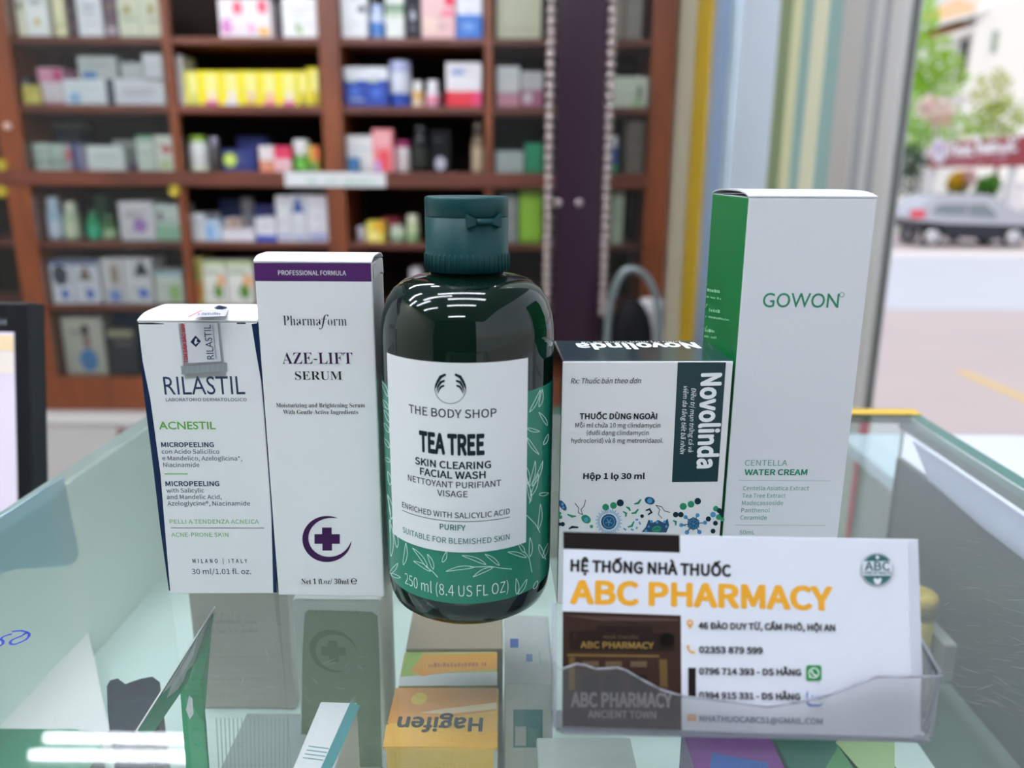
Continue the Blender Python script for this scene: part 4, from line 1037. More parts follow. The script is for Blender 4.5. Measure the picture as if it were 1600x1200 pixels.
# second shelf
pack(2, 28, 46, 122, '24343E', 'dark navy carton at the left end of the second shelf', arts=[(.5, .6, .95, .9, '8A8FB0', 'o')])
pack(2, 36, 64, 133, 'B9AE4E', 'olive yellow carton at the front left of the second shelf', Y=YB + .022, depth=.012, arts=[(.5, .2, .9, .5, 'D2C96C')])
zt = pack(2, 65, 99, 129, 'CFC6CC', 'pale pink white carton under the magenta box', bands=[(0, .16, 'B98A98')])
pack(2, 59, 98, 106, 'C98CA6', 'magenta and pink box lying on the pale pink carton', zb=zt, arts=[(.6, .1, .95, .9, 'A81F62', 'o')])
zt = pack(2, 100, 166, 124, 'D9E2E4', 'white carton with pale blue patch on the second shelf behind glass', arts=[(.1, .05, .4, .5, '8FB6DC', 'o'), (.1, .6, .9, .66, 'B9C6CA')])
pack(2, 122, 183, 88, 'B4BBB8', 'grey white carton stacked on the carton with a pale blue patch', zb=zt, arts=[(.1, .02, .45, .35, '4F7DB0'), (.1, .6, .85, .7, '98A09E')])
pack(2, 167, 178, 124, '26324A', 'thin navy carton standing between white cartons on the second shelf')
zt = pack(2, 179, 257, 124, 'DADEE2', 'wide white carton with faint lilac print on the second shelf', arts=[(.1, .4, .9, .46, 'B9B6CC'), (.1, .2, .8, .25, 'C9C6DA')])
pack(2, 190, 222, 98, 'B9BFBE', 'grey carton on top of the wide white carton, left one', zb=zt)
pack(2, 223, 254, 84, 'CDD0D4', 'pale grey carton on top of the wide white carton, right one', zb=zt)
pack(2, 271, 287, 86, 'D9D8DC', 'narrow white carton pile just right of the door stile', bands=[(.3, .32, 'AFAFB6'), (.62, .64, 'AFAFB6')])
ylab = ['leftmost and palest', 'second from left', 'third from left', 'fourth from left', 'fifth from left', 'sixth from left', 'second from right', 'rightmost and tallest']
xs = [288, 309, 341, 372, 402, 431, 462, 480, 498]
for i in range(8):
    y = 106 if i == 7 else 111
    pack(2, xs[i], xs[i + 1], y, ['D9D24E', 'F0E010', 'EEDC1C', 'EFE016', 'EEDC20', 'F0E010', 'E2D62A', 'E8DA14'][i], 'yellow carton in the second shelf row, ' + ylab[i], group='yellow cartons on the second shelf', Y=YB + .04 + .002 * i, depth=.14,
         arts=[(.38, .3, .98, .92, 'EFE78C'), (.3, .0, .95, .14, ['B8BE5A', 'D85A96', 'DFE0EA', 'D9B04A', 'E3708A', 'D8559A', '8C7A2E', 'A08A20'][i]), (.45, .12, .9, .42, ['D6D27A', 'F0D9C0', 'F2E8E0', 'E8C8A8', 'EFBFA0', 'F3E7CF', 'C9B52E', 'B8A02A'][i], 'o')])
for i, (a, c) in enumerate([(537, 571), (571, 606)]):
    pack(2, a, c, 105, 'E3E6EC', ['blue carton with white top, left of the pair on the second shelf', 'blue carton with white top, right of the pair beside the white capped tub'][i], bands=[(0, .68, '1C3E9A')], arts=[(.2, .2, .75, .5, '3A62BC', 'o'), (.1, .62, .6, .67, 'A7BF8A')], group='blue and white cartons')
bott(2, 606, 641, 94, 'D9DEEA', 'BFC4EA', 'white tub with pale violet lid and blue base on the second shelf', cat='tub', name='supplement_tub', lab='1F45A4', lr=(0, .38), capf=.24, shoulder=.98)
bott(2, 642, 662, 126, 'D8B068', 'ECEAEA', 'small amber bottle with white cap on the second shelf', lab='EFE3D0', capf=.4, lr=(.1, .4))
bott(2, 664, 687, 125, 'E8E0E6', 'ECECF0', 'small white bottle with pink label on the second shelf', lab='DE8FA8', capf=.4, lr=(.1, .7))
pack(2, 697, 752, 98, 'E9E6EA', 'white carton with red lower part at the right end of the second shelf', bands=[(0, .36, 'DA2A3C')], arts=[(.15, .72, .5, .86, '8FA0CC'), (.75, .02, 1, .34, 'E0447A')])
pack(2, 776, 812, 104, 'D3D3D4', 'white carton with pink base behind the right glass door, second shelf', bands=[(0, .38, 'C98A9A')])
pack(2, 814, 848, 112, 'C6C2C4', 'white carton with maroon base beside the left bead trim', bands=[(0, .5, 'A8627E')], arts=[(.1, .1, .5, .4, 'D9C6CE')])
pack(2, 950, 1012, 120, 'D6E0D2', 'pale green white carton right of the purple panel', arts=[(.75, .3, .85, .7, '4A5A48'), (.1, .15, .5, .2, 'AFC2A6'), (.6, .02, .95, .3, 'A9C79A', 'o')])
# third shelf
pack(3, 40, 78, 224, 'B9C9BF', 'pale green white carton at the left of the third shelf', bands=[(.28, .36, '4E6A5C'), (.6, .66, '7E948A')])
pack(3, 80, 101, 225, 'AEC2B8', 'narrow pale green carton at the left of the third shelf', bands=[(.28, .36, '42604F')])
pack(3, 102, 112, 226, 'B7A8B0', 'slim pink grey carton beside the navy cartons on the third shelf', arts=[(0, .4, 1, .8, 'B5606A')])
pack(3, 112, 122, 222, '2C3A66', 'slim navy carton on the third shelf behind glass')
pack(3, 122, 132, 226, '8A86A6', 'slim lilac carton on the third shelf behind glass')
pack(3, 66, 130, 190, '1E2C3E', 'dark navy bag-like carton behind the slim cartons on the third shelf', Y=YB + .2, depth=.08, bands=[(.82, 1, '66706F')])
pack(3, 136, 194, 228, 'D3DEDA', 'wide white carton in the middle of the left third shelf', arts=[(.1, .6, .9, .66, 'B4C0BC'), (.1, .35, .8, .4, 'BFCAC6')])
pack(3, 178, 212, 219, 'C9D2CC', 'white striped carton behind the wide white carton on the third shelf', Y=YB + .2, depth=.08, arts=[(.3, .1, .36, .9, 'A4AEA8'), (.6, .1, .66, .9, 'A4AEA8')])
bott(3, 198, 212, 257, '4A3560', '6A4A7A', 'small purple jar at the front of the third shelf', cat='jar', name='cream_jar', Y=YB + .012)
pack(3, 214, 240, 212, 'CBDACE', 'white carton with green top edge on the third shelf', bands=[(.9, 1, '5E9C76')], arts=[(.1, .5, .9, .54, '9CB4A4')])
pack(3, 242, 270, 212, 'D6DCD0', 'white carton with red mark beside the door stile on the third shelf', arts=[(.4, .5, .95, .72, 'B5484A', 'o'), (.2, .05, .9, .3, 'B9CF9A', 'o')])
bott(3, 290, 322, 212, 'E4E7E2', '8DB43C', 'white bottle with green cap on the third shelf', capf=.16, shoulder=.8, lab='DFE8D2', lr=(.02, .2))
bott(3, 324, 342, 214, '4A4544', '8A8296', 'dark grey bottle with lilac cap on the third shelf', capf=.25)
pack(3, 348, 400, 234, '1E2F70', 'navy carton with lime round emblem on the third shelf', arts=[(.02, .2, .42, .85, 'B4CC3C', 'o'), (.12, .4, .32, .65, 'DDE88A', 'o')])
pack(3, 372, 420, 214, '1A2A78', 'dark blue carton standing behind the navy carton on the third shelf', Y=YB + .2, depth=.08)
pack(3, 405, 428, 228, 'E2DADA', 'white carton with orange base on the third shelf', bands=[(0, .45, 'DB8A6A')])
pack(3, 428, 454, 229, 'D93A5E', 'carton with red top and pale pink base on the third shelf', bands=[(0, .5, 'E6C2C6')])
bott(3, 455, 482, 218, '57A03A', 'E6E9E6', 'green tub with large white cap on the third shelf', capf=.5, shoulder=.95, lab='6FB84C')
pack(3, 482, 498, 228, 'C9B23E', 'yellow and orange carton beside the thick bookcase post on the third shelf', arts=[(.5, .4, 1, 1, 'D8683A'), (0, 0, .9, .4, '5E8A3C')])
pack(3, 541, 586, 212, 'DCDCDA', 'white carton right of the thick bookcase post on the third shelf', arts=[(.1, .6, .9, .66, 'BDBDC2')])
pack(3, 544, 561, 246, '3A6A9A', 'tiny blue carton in front of the white carton on the third shelf', Y=YB + .012, depth=.02)
pack(3, 582, 614, 202, 'E2848A', 'tall pink and red carton on the third shelf', arts=[(.3, .05, .8, .5, 'D9434E'), (.1, .6, .9, .95, 'E8A5A8'), (.05, 0, .4, .25, 'C59AD0')], Y=YB + .03)
bott(3, 615, 640, 220, 'EBE2E4', 'A83468', 'white tub with magenta lid on the third shelf', cat='tub', name='supplement_tub', capf=.2, shoulder=.95, lab='E4D8D8')
bott(3, 641, 671, 196, '14181A', '3A4044', 'tall black bottle with pale emblem on the third shelf', capf=.14, shoulder=.6, lab='2E322C')
pack(3, 673, 704, 204, '101416', 'black carton with white dot on the third shelf', arts=[(.2, .05, .75, .38, 'B4B6C4', 'o')])
bott(3, 736, 757, 188, '7A6650', '4E4238', 'brown bottle at the right end of the open third shelf', capf=.3, lab='B4A184', lr=(.05, .7), shoulder=.7)
pack(3, 774, 818, 236, 'AEB8B4', 'flat pale grey carton behind the right glass door, third shelf')
pack(3, 820, 848, 224, '1B8A5E', 'green carton beside the left bead trim on the third shelf')
bott(3, 953, 969, 212, '2F5490', 'C8CCDA', 'small bottle with blue body and green base right of the purple panel', lab='3E8A6C', lr=(0, .35), capf=.3)
pack(3, 978, 1006, 190, '6E665E', 'brownish grey carton at the right end of the third shelf')
# fourth shelf
bott(4, 62, 92, 308, 'A9C2D8', 'B9CDDC', 'pale blue bottle at the left end of the fourth shelf', capf=.28, lab='C4D6E4', shoulder=.8)
bott(4, 95, 119, 316, 'B4C4A2', 'D2D6C2', 'cream green bottle on the fourth shelf behind glass', capf=.25, lab='CBD6B8')
bott(4, 131, 154, 330, '1F8E5C', '2A7A50', 'green bottle with teal label on the fourth shelf', capf=.22, lab='33B087', shoulder=.6)
pack(4, 150, 168, 306, '2F7A4A', 'green carton behind the green bottles on the fourth shelf', Y=YB + .2, depth=.06)
bott(4, 156, 178, 336, '3F6E3A', '2E5E34', 'dark green bottle with pale label on the fourth shelf', capf=.3, lab='9FB88E', shoulder=.7)
pack(4, 187, 242, 315, 'CFCED2', 'white carton with purple flower on the fourth shelf', arts=[(.36, .2, .78, .58, '9A76B4', 'o'), (.2, .7, .8, .76, 'A8A8AC'), (.0, 0, 1, .06, 'A9BCC0')])
pack(4, 244, 282, 320, 'BFD0C8', 'white and green carton beside the door stile on the fourth shelf', bands=[(0, .45, '8AB59A')], arts=[(.1, .55, .3, .8, '6E4A56')])
pack(4, 299, 320, 334, 'D3D5D8', 'narrow white carton at the left of the open fourth shelf', arts=[(.1, .6, .9, .66, 'B0B4BA')])
pack(4, 320, 345, 344, 'B9CCE0', 'pale blue carton on the open fourth shelf', arts=[(.1, .1, .6, .8, '84AEDA')])
pack(4, 322, 346, 332, 'DADCE0', 'white carton behind the pale blue carton on the fourth shelf', Y=YB + .2, depth=.07)
pack(4, 344, 378, 312, '1F3768', 'navy carton at the back of the open fourth shelf', Y=YB + .2, depth=.09, arts=[(.2, .2, .8, .5, '2E4E86')])
zt = pack(4, 347, 398, 357, 'DAD8DE', 'low white carton at the front of the open fourth shelf')
pack(4, 352, 376, 341, 'B9A9A2', 'small beige carton on the low white carton', zb=zt, arts=[(.3, .2, .8, .8, '8F6E5E', 'o')])
bott(4, 373, 396, 309, 'C4C6CC', 'E2E0E4', 'white round pot at the back of the open fourth shelf', cat='jar', name='cream_jar', Y=YB + .2, capf=.3, shoulder=.95)
pack(4, 398, 430, 320, '5A62B0', 'violet blue carton at the back of the open fourth shelf', Y=YB + .2, depth=.09, bands=[(0, .5, 'B9BAD6')])
pack(4, 400, 431, 340, 'DCDCE4', 'white carton with blue base on the open fourth shelf', bands=[(0, .26, '3A50B0')])
pack(4, 432, 454, 306, 'DADAE0', 'tall white carton left of the blue triangle carton', arts=[(.1, .08, .9, .14, '7A86C0')])
pack(4, 455, 478, 304, 'D6D8DE', 'tall white carton with blue triangle on the fourth shelf', arts=[(.0, .5, 1, 1, '1F4A8E', 't'), (.1, .06, .9, .12, '7A8EC8')])
pack(4, 479, 512, 304, 'DEDDE4', 'tall white carton beside the thick bookcase post on the fourth shelf', arts=[(.1, .04, .9, .16, '8E9ACF'), (.3, .5, .7, .54, 'B4B8C6')])
bott(4, 556, 572, 354, 'CFCBD4', 'DAD6DC', 'small pale pot on the right fourth shelf', cat='jar', name='cream_jar', capf=.4, shoulder=.95)
pack(4, 573, 600, 346, 'E4D45A', 'yellow carton on the right fourth shelf', arts=[(.1, .1, .7, .5, 'F0E28C'), (.5, .5, 1, 1, 'E0A626')])
pack(4, 596, 624, 340, 'A8323E', 'dark red carton behind the yellow carton on the right fourth shelf', Y=YB + .19, depth=.08)
bott(4, 607, 632, 352, 'D8DCC6', 'B9C2AE', 'pale green pot on the right fourth shelf', cat='jar', name='cream_jar', capf=.3, shoulder=.9, lab='8FAE90')
bott(4, 634, 654, 336, 'C4CFA6', 'DCDDC4', 'pale green tube bottle on the right fourth shelf', capf=.25, shoulder=.9, lab='8CB07A', lr=(.02, .4))
pack(4, 784, 808, 306, '9DA09E', 'grey carton behind the right glass door on the fourth shelf')
pack(4, 811, 847, 294, '8FBE2E', 'lime green carton beside the left bead trim', arts=[(.1, .1, .6, .9, '9ACB3A')])
pack(4, 956, 974, 300, 'B4C0AE', 'pale green carton right of the purple panel on the fourth shelf')
# fifth shelf
for i, (a, c, y) in enumerate([(80, 115, 408), (117, 156, 408)]):
    pack(5, a, c, y, 'CDD2DA', ['white carton with dark photo at the far left of the fifth shelf', 'white carton with brown photo, second on the fifth shelf'][i], arts=[(.1, .42, .8, .92, ['2E3A44', '6E5A52'][i], 't' if i else 'o'), (.4, .1, .75, .35, '3A5CB0', 'o'), (0, .92, 1, 1, '2A4A80')], group='photo cartons on the fifth shelf')
pack(5, 160, 194, 404, 'C4C6C6', 'grey white carton, third on the fifth shelf', arts=[(.4, .4, .8, .9, '8A7A6A', 'o'), (.3, .05, .8, .3, '6A82C0')])
pack(5, 195, 238, 404, 'CDD0D2', 'white carton with blue mark and dark corner on the fifth shelf', arts=[(.3, .5, 1, 1, '26323C', 't'), (.45, .12, .85, .34, '2F5CB0', 'o')])
pack(5, 243, 286, 424, 'C6D0C4', 'white carton with pale green print at the end of the left fifth shelf', arts=[(.5, .05, .9, .6, '8DB46A', 'o'), (.05, .85, 1, 1, '98B4C4')])
pack(5, 200, 246, 394, '1A2430', 'dark carton at the back of the left fifth shelf', Y=YB + .2, depth=.08)
pack(5, 300, 318, 402, 'A9A060', 'olive and orange carton at the left of the open fifth shelf', arts=[(.2, .1, .9, .5, 'B8753C', 'o'), (.1, .5, .6, .9, '6A8A3A', 'o')])
for i, (a, c) in enumerate([(319, 353), (355, 396)]):
    pack(5, a, c, 408, 'D9DAD2', ['white carton with green apple print, left of the pair on the fifth shelf', 'white carton with green apple print, right of the pair on the fifth shelf'][i], arts=[(.45, .12, .85, .5, '4E7A2A', 'o'), (.6, .4, 1, .7, 'D8A67A', 'o'), (.05, .7, .8, .78, '9AA892')], bands=[(.88, 1, 'B9C79A')], group='green apple cartons')
pack(5, 641, 658, 420, 'C9C6C9', 'small white carton behind the bottle cap on the right fifth shelf')
pack(6, 100, 164, 496, 'A9ABA0', 'pale carton with blue clad figure picture on the lowest shelf', arts=[(.35, .05, .8, .45, '3A73A8', 'o'), (.5, .45, .66, .72, '7A5A4A', 'o'), (.46, .68, .66, .88, '2E2A2A', 'o')])
pack(6, 166, 216, 512, '2A2E32', 'dark carton on the lowest shelf under the blue banner box', arts=[(.1, .8, .9, .95, '8A8A70')])
pack(6, 152, 232, 490, '1F5FA8', 'blue banner box at the back of the lowest shelf', Y=YB + .21, depth=.08, arts=[(.3, .6, .9, .9, '4A86C8')])

# ---- purple panel with bead trims
YP = 2.45
a0, a1 = at(868, 250, YP), at(943, 250, YP); wp = a1.x - a0.x
t = thing('purple_panel', 'tall dark purple glossy panel edged with strings of pale beads', 'panel', ((a0.x + a1.x) / 2, YP, 0))
b = B(); b.box((a0.x, YP, 0), (a1.x, YP + .03, CEIL - .02), mat('2A1626', .22, noise=.15, nscale=4), None, .004); b.build('panel_board', t)
BEAD = mat('B5A6A2', .25, .55)
for px, y1 in ((858, 500), (950, 492)):
    x = at(px, 250, YP).x; b = B(); z = CEIL - .03; zend = at(px, y1, YP).z
    while z > zend: b.ball((x, YP + .012, z), (.0135, .011, .0138), BEAD, 12); z -= .0285
    b.build('bead_trim', t)
    b = B(); b.box((x - .004, YP + .016, zend), (x + .004, YP + .026, CEIL - .02), mat('6A5E5C', .5)); b.build('trim_backing', t)
for px in (872, 905):
    p = at(px, 317, YP); b = B(); b.lathe([(.011, 0), (.011, -.004), (.006, -.007)], mat('C4B4B8', .2, .6), (p.x, YP, p.z), 16, axis='y'); b.build('stud_or_glint', t)  # pale discs put in for two round light reflections on the panel

# ---- chair behind the panel and white box
YC = 2.25
t = thing('chair', 'black backed chair with arched grey tubular frame right of the purple panel', 'chair', (at(985, 500, YC).x, YC, 0))
GT_ = mat('7E8788', .35, .5); BK = mat('0C0C0E', .6)
xl, xr, xm = at(948, 540, YC).x, at(1030, 540, YC).x, at(985, 420, YC)
arch = []
for k in range(17):
    a = math.pi * k / 16; arch.append((xm.x - (xm.x - xl) * math.cos(a) if a < math.pi / 2 else xm.x + (xr - xm.x) * -math.cos(a), YC, .72 + (xm.z - .72) * math.sin(a) ** .75))
b = B(); b.tube([(xl, YC - .03, .02)] + arch + [(xr, YC - .03, .02)], .0105, GT_, 10); b.build('back_frame', t)
b = B(); b.ball(((xl + xr) / 2 - .004, YC + .02, .73), ((xr - xl) * .42, .03, .125), BK, 20); b.build('backrest', t)
b = B(); b.box((xl - .02, YC - .40, .42), (xr + .02, YC - .02, .47), BK, None, .015); b.build('seat', t)
for x in (xl, xr):
    b = B(); b.tube([(x, YC - .38, 0.0), (x, YC - .38, .43)], .0105, GT_, 10); b.build('leg', t)
p0, p1 = at(1004, 500, 2.3), at(1036, 500, 2.3); zt = at(1020, 470, 2.3).z
t = thing('storage_bin', 'narrow white upright bin beside the black chair', 'bin', ((p0.x + p1.x) / 2, 2.33, 0))
b = B(); b.box((p0.x + .002, 2.302, 0), (p1.x - .002, 2.36, zt - .03), mat('CFC9C4', .5), None, .003); b.build('bin_body', t)
b = B(); b.box((p0.x, 2.30, zt - .03), (p1.x, 2.362, zt), mat('EDEBEA', .4), None, .004); b.build('bin_lid', t)

# ---- point of sale monitor at the left
YM = .50
p = at(55, 600, YM + .018); px0 = at(27, 600, YM)
t = thing('monitor', 'black framed monitor with lit screen at the left behind the counter', 'monitor', (p.x - .14, YM + .05, .80))
ztm = at(40, 469, YM).z; zbm = ztm - .245
BKM = mat('0F1218', .35); BKS = mat('2A2F34', .4)
XM = Matrix.Translation((px0.x, YM - .026, zbm)) @ Matrix.Rotation(math.radians(-12), 4, 'X')
b = B(); b.box((-.36, 0, 0), (0, .0185, ztm - zbm), BKM, XM, .0012, {'right': BKS})
b.build('housing', t)
b = B(); xs0 = at(3, 600, YM).x - px0.x
SCR_ = mat('C9C2D2', .3, emit=.42)
zs0 = at(8, 735, YM).z - zbm; zs1 = at(8, 517, YM).z - zbm
b.box((-.345, -.0012, .018), (xs0, -.0002, zs1), SCR_, XM)
zl1 = at(8, 547, YM).z - zbm; b.box((-.345, -.0016, zl1), (xs0, -.0011, zs1 - .002), mat('D9C4A0', .3, emit=.36), XM)
zl2 = at(8, 582, YM).z - zbm; b.box((-.345, -.0016, zl2), (xs0, -.0011, zl1 - .001), mat('D8CFC8', .3, emit=.36), XM)
o = b.build('screen', t); o['label'] = 'lit pale lilac screen with beige header rows'
b = B(); A = Art(Plane(XM @ Vector((0, 0, 0)), (1, 0, 0), XM.to_3x3() @ Vector((0, 0, 1))), b, 2e-4); A.text('CH', (-9, 508), (9.5, 508), 9, mat('8A9098', .4), off=.01); b.build('lettering', t)
b = B(); b.box((-.2, .0187, .0), (-.12, .03, .1), BKM, XM); b.build('stand', t)
XM = Matrix.Translation((px0.x, YM, zbm)); b = B(); zd = .8005; b.box((-.26, -.05, zd - zbm), (-.06, .12, zd + .015 - zbm), BKM, XM, .003); b.box((-.19, .012, zd + .01 - zbm), (-.13, .03, -.02), BKM, XM); b.build('stand_base', t)
t = thing('side_desk', 'low wooden side desk carrying the monitor left of the glass counter', 'desk', (px0.x - .2, YM + .1, 0))
b = B(); b.box((px0.x - .55, YM - .25, .77), (XL - .012, YM + .35, .80), wood('6B3A1E', '8A4E2A')); b.build('desk_top', t)
for x in (px0.x - .53, XL - .05):
    b = B(); b.box((x, YM - .22, 0), (x + .03, YM + .32, .77), wood('6B3A1E', '8A4E2A')); b.build('side_panel', t)

# ---- right wall: curtain, posts and folded glass door
def rwall(px0, px1, name, M, thick=.05, z0=0.0, z1=CEIL - .002, y=100, dx=0.0, stuff=None):
    def Yof(px):
        d = ray(px, y); return (XW - CAM.x) / d.x * d.y
    y1, y0 = Yof(px0), Yof(px1)
    b = B(); b.box((XW + dx, y0, z0), (XW + thick, y1, z1), M); return b, y0, y1
CREAM = mat('DCD6BC', .7, noise=.06, nscale=6)
for n_, (a, c, M, dx) in enumerate([(1055, 1086, CREAM, 0), (1087, 1110, mat('CDAA2E', .45), -.004), (1111, 1122, mat('A3B2C4', .4), 0), (1123, 1141, mat('98B2D4', .4), -.003), (1141, 1150, mat('C8DCE6', .3, .2), -.006)]):
    b, y0, y1 = rwall(a, c, '', M, dx=dx); struct(b, ['wall_right', 'trim_2', 'trim_3', 'trim_4', 'trim_5'][n_])
b, y0, y1 = rwall(1150, 1215, '', mat('DCE9F6', .3)); struct(b, 'trim_15')
b, y0, y1 = rwall(1216, 1234, '', mat('84926E', .4), dx=-.004); struct(b, 'trim_6')
b, y0, y1 = rwall(1234, 1248, '', mat('D8D7AE', .4), dx=-.002); struct(b, 'trim_7')
DGLS = trans('B4D3CE', .35, .12)
b, y0, y1 = rwall(1248, 1266, '', DGLS, thick=.012, z0=.05); struct(b, 'window_1')
b, y0, y1 = rwall(1266, 1288, '', mat('DFDEC0', .4), dx=-.002); struct(b, 'trim_8')
b, y0, y1 = rwall(1288, 1314, '', DGLS, thick=.012, z0=.05); struct(b, 'window_2')
AL1 = mat('C9C7C1', .35, .2); AL2 = mat('D6D6D2', .35, .2); AL3 = mat('B2B5B8', .3, .3)
for n_, (a, c, M, dx) in enumerate([(1314, 1345, AL1, -.004), (1345, 1362, AL3, 0), (1362, 1372, AL2, -.002), (1372, 1398, AL3, 0), (1398, 1420, AL2, -.012), (1421, 1425, mat('5A5C58', .7), -.004)]):
    b, y0, y1 = rwall(a, c, '', M, dx=dx, thick=[.05, .05, .03, .03, .006, .002][n_]); struct(b, 'trim_%d' % (9 + n_))
YD = y0
YRB = 1.165; q0, q1 = at(1346, 642, YRB), at(1362, 642, YRB); b = B()
b.box((q0.x, YRB, .2), (q1.x, YRB + .002, q0.z), mat('E2566E', .5)); b.box((q0.x, YRB - .0015, .2), (q0.x + .003, YRB - .0002, q0.z), mat('D04860', .5))
tag(b.build('hanging_ribbon', loc=(q0.x, YRB, .2)), 'pinkish red ribbon strip hanging down the aluminium door post', 'ribbon')
# ---- white display table beside the counter
t = thing('display_table', 'low white topped table right of the glass counter', 'table', (.60, .42, 0))
b = B(); b.box((.30, .05, Z0 - .10), (.95, .72, Z0 - .085), mat('DDE3F2', .3), None, .003); b.build('table_top', t)
for x, y in ((.33, .08), (.92, .08), (.33, .69), (.92, .69)):
    b = B(); b.box((x - .015, y - .015, 0), (x + .015, y + .015, Z0 - .10), ALU); b.build('leg', t)
# ---- ceiling lamps
TUBE = mat('F2F6FF', .4, emit=TUBE_POWER, key='tube')
def lamp(x, y, label, along='x', L=1.2):
    t = thing('ceiling_lamp', label, 'lamp', (x, y, CEIL), 'twin tube ceiling lamps')
    s = Vector((L / 2, .075, 0)) if along == 'x' else Vector((.075, L / 2, 0))
    b = B(); b.box((x - s.x, y - s.y, CEIL - .035), (x + s.x, y + s.y, CEIL - .001), mat('E6E6E4', .5), None, .004); b.build('lamp_housing', t)
    for k in (-.045, .045):
        b = B()
        if along == 'x': b.lathe([(.0145, -L / 2 + .02), (.0145, L / 2 - .02)], TUBE, (x, y + k, CEIL - .055), 12, axis='x')
        else: b.lathe([(.0145, -L / 2 + .02), (.0145, L / 2 - .02)], TUBE, (x + k, y, CEIL - .055), 12, axis='y')
        b.build('lamp_tube', t)
def mirror(px, py):
    d = ray(px, py); p = onz(px, py); d = Vector((d.x, d.y, -d.z)); return p + d * ((CEIL - .055 - p.z) / d.z)
q0 = mirror(52, 1165)
lamp(q0.x + .6, q0.y, 'twin tube ceiling lamp near the bookcase, mirrored in the lower left of the glass')
lamp(-.2, 1.75, 'twin tube ceiling lamp in front of the right bookcase half')
lamp(-.2, .5, 'twin tube ceiling lamp right above the glass counter'); lamp(-1.9, -.05, 'added twin tube fill lamp left of the one over the camera'); lamp(-2.6, .45, 'added twin tube fill lamp by the left wall'); lamp(-1.9, .95, 'added twin tube fill lamp over the left of the shop'); lamp(-1.0, .2, 'added twin tube fill lamp left of the one above the glass counter'); lamp(.0, -.15, 'added twin tube fill lamp straight over the camera')  # all but the first here are added unseen lamps that brighten glass and shelves
lamp(-.2, -.8, 'twin tube ceiling lamp above the camera side of the counter'); lamp(-1.9, -.9, 'twin tube ceiling lamp behind the camera at the left'); lamp(-.6, -2.3, 'twin tube ceiling lamp farthest behind the camera')
# ================================================================== the street outside
ZS = CAM.z - 2.22
b = B(); b.box((XW + .36, -12, ZS - .2), (70, 60, ZS), mat('BDB0B0', .7, noise=.07, nscale=.6)); struct(b, 'pavement')
b = B(); p0, p1 = at(1420, 470, 10), at(1600, 400, 10)
yr0 = onz(1500, 485, ZS - Z0).y; yr1 = onz(1500, 402, ZS - Z0).y
b.box((XW + 2, yr0, ZS + .0), (70, yr1, ZS + .012), mat('C3C6D2', .6, noise=.05, nscale=1)); struct(b, 'road')
b = B(); b.box((XW + 2, yr1, ZS), (70, yr1 + .5, ZS + .13), mat('E6E0DE', .6)); struct(b, 'kerb')
b = B(); a0, a1 = onz(1500, 580, ZS - Z0), onz(1640, 640, ZS - Z0); d = (a1 - a0).normalized(); n = Vector((-d.y, d.x, 0)) * .07
b.prism([a0 - n, a1 - n, a1 + n, a0 + n], (0, 0, .006), mat('D9B878', .6)); tag(b.build('road_line', loc=a0), 'faded yellow painted line on the paved forecourt', 'line')
# ---- car
YCAR = onz(1460, 386, ZS - Z0).y
def cx(px): return at(px, 345, YCAR).x
def cz(py): return at(1520, py, YCAR).z
zoff = ZS - cz(386) 
def cp(px, py, dy=0): return Vector((cx(px), YCAR + dy, cz(py) + zoff))
t = thing('car', 'silver and dark two tone car parked across the street', 'car', (cx(1525), YCAR + .85, ZS))
CS = mat('B9BDC8', .22, .5, coat=.5); CDK = mat('1E2430', .35); CG = mat('7E8C94', .08, .2)
W_ = 1.7
roof = [(1428, 340), (1432, 330), (1440, 321), (1450, 312), (1462, 305), (1480, 302.5), (1515, 302), (1540, 304), (1556, 310), (1574, 322), (1590, 329), (1614, 334), (1626, 342), (1628, 352), (1480, 349), (1430, 345)]
b = B(); b.prism([cp(*q) for q in roof], (0, W_, 0), CS); b.build('car_body', t)
low = [(1430, 344), (1480, 345), (1628, 351), (1630, 368), (1622, 372), (1606, 372), (1600, 362), (1590, 357), (1578, 358), (1570, 366), (1566, 374), (1480, 370), (1478, 360), (1470, 352), (1458, 349), (1446, 352), (1440, 359), (1434, 358)]
b = B(); b.prism([cp(x, y, .02) for x, y in low], (0, W_ - .04, 0), CDK); b.build('lower_body', t)
for pts in ([(1452, 329), (1464, 318), (1508, 316), (1508, 337), (1476, 336), (1456, 333)], [(1511, 316), (1538, 317), (1550, 324), (1557, 334), (1556, 340), (1511, 338)]):
    b = B(); b.prism([cp(x, y, -.008) for x, y in pts], (0, .01, 0), CG); b.build('side_window', t)
b = B(); b.prism([cp(x, y, -.012) for x, y in [(1448, 331), (1463, 316), (1538, 315), (1560, 334), (1557, 334), (1537, 317), (1464, 318), (1451, 331)]], (0, .012, 0), mat('E6E8EC', .2, .8)); b.build('window_trim', t)
b = B(); b.box(cp(1427.5, 341, -.01) , cp(1444, 328, .3), mat('D8405A', .3)); b.build('tail_light', t)
for px in (1460, 1588):
    for dy in (-.02, W_ - .2):
        c = cp(px, 371, dy); r = c.z - ZS
        b = B(); b.lathe([(r * .55, 0), (r * .97, .0), (r, .03), (r, .19), (r * .97, .22), (r * .5, .22)], mat('2A2B2E', .8), (c.x, c.y, ZS + r), 28, axis='y'); w = b.build('wheel', t)
        b = B(); b.lathe([(r * .1, -.03), (r * .5, -.012), (r * .78, -.006), (r * .8, .01)], mat('C9CCD2', .3, .7), (c.x, c.y, ZS + r), 28, axis='y'); b.build('hubcap', w)
b = B(); b.box(cp(1497, 377, .1), cp(1506, 368, .5), CDK); b.build('running_board', t)
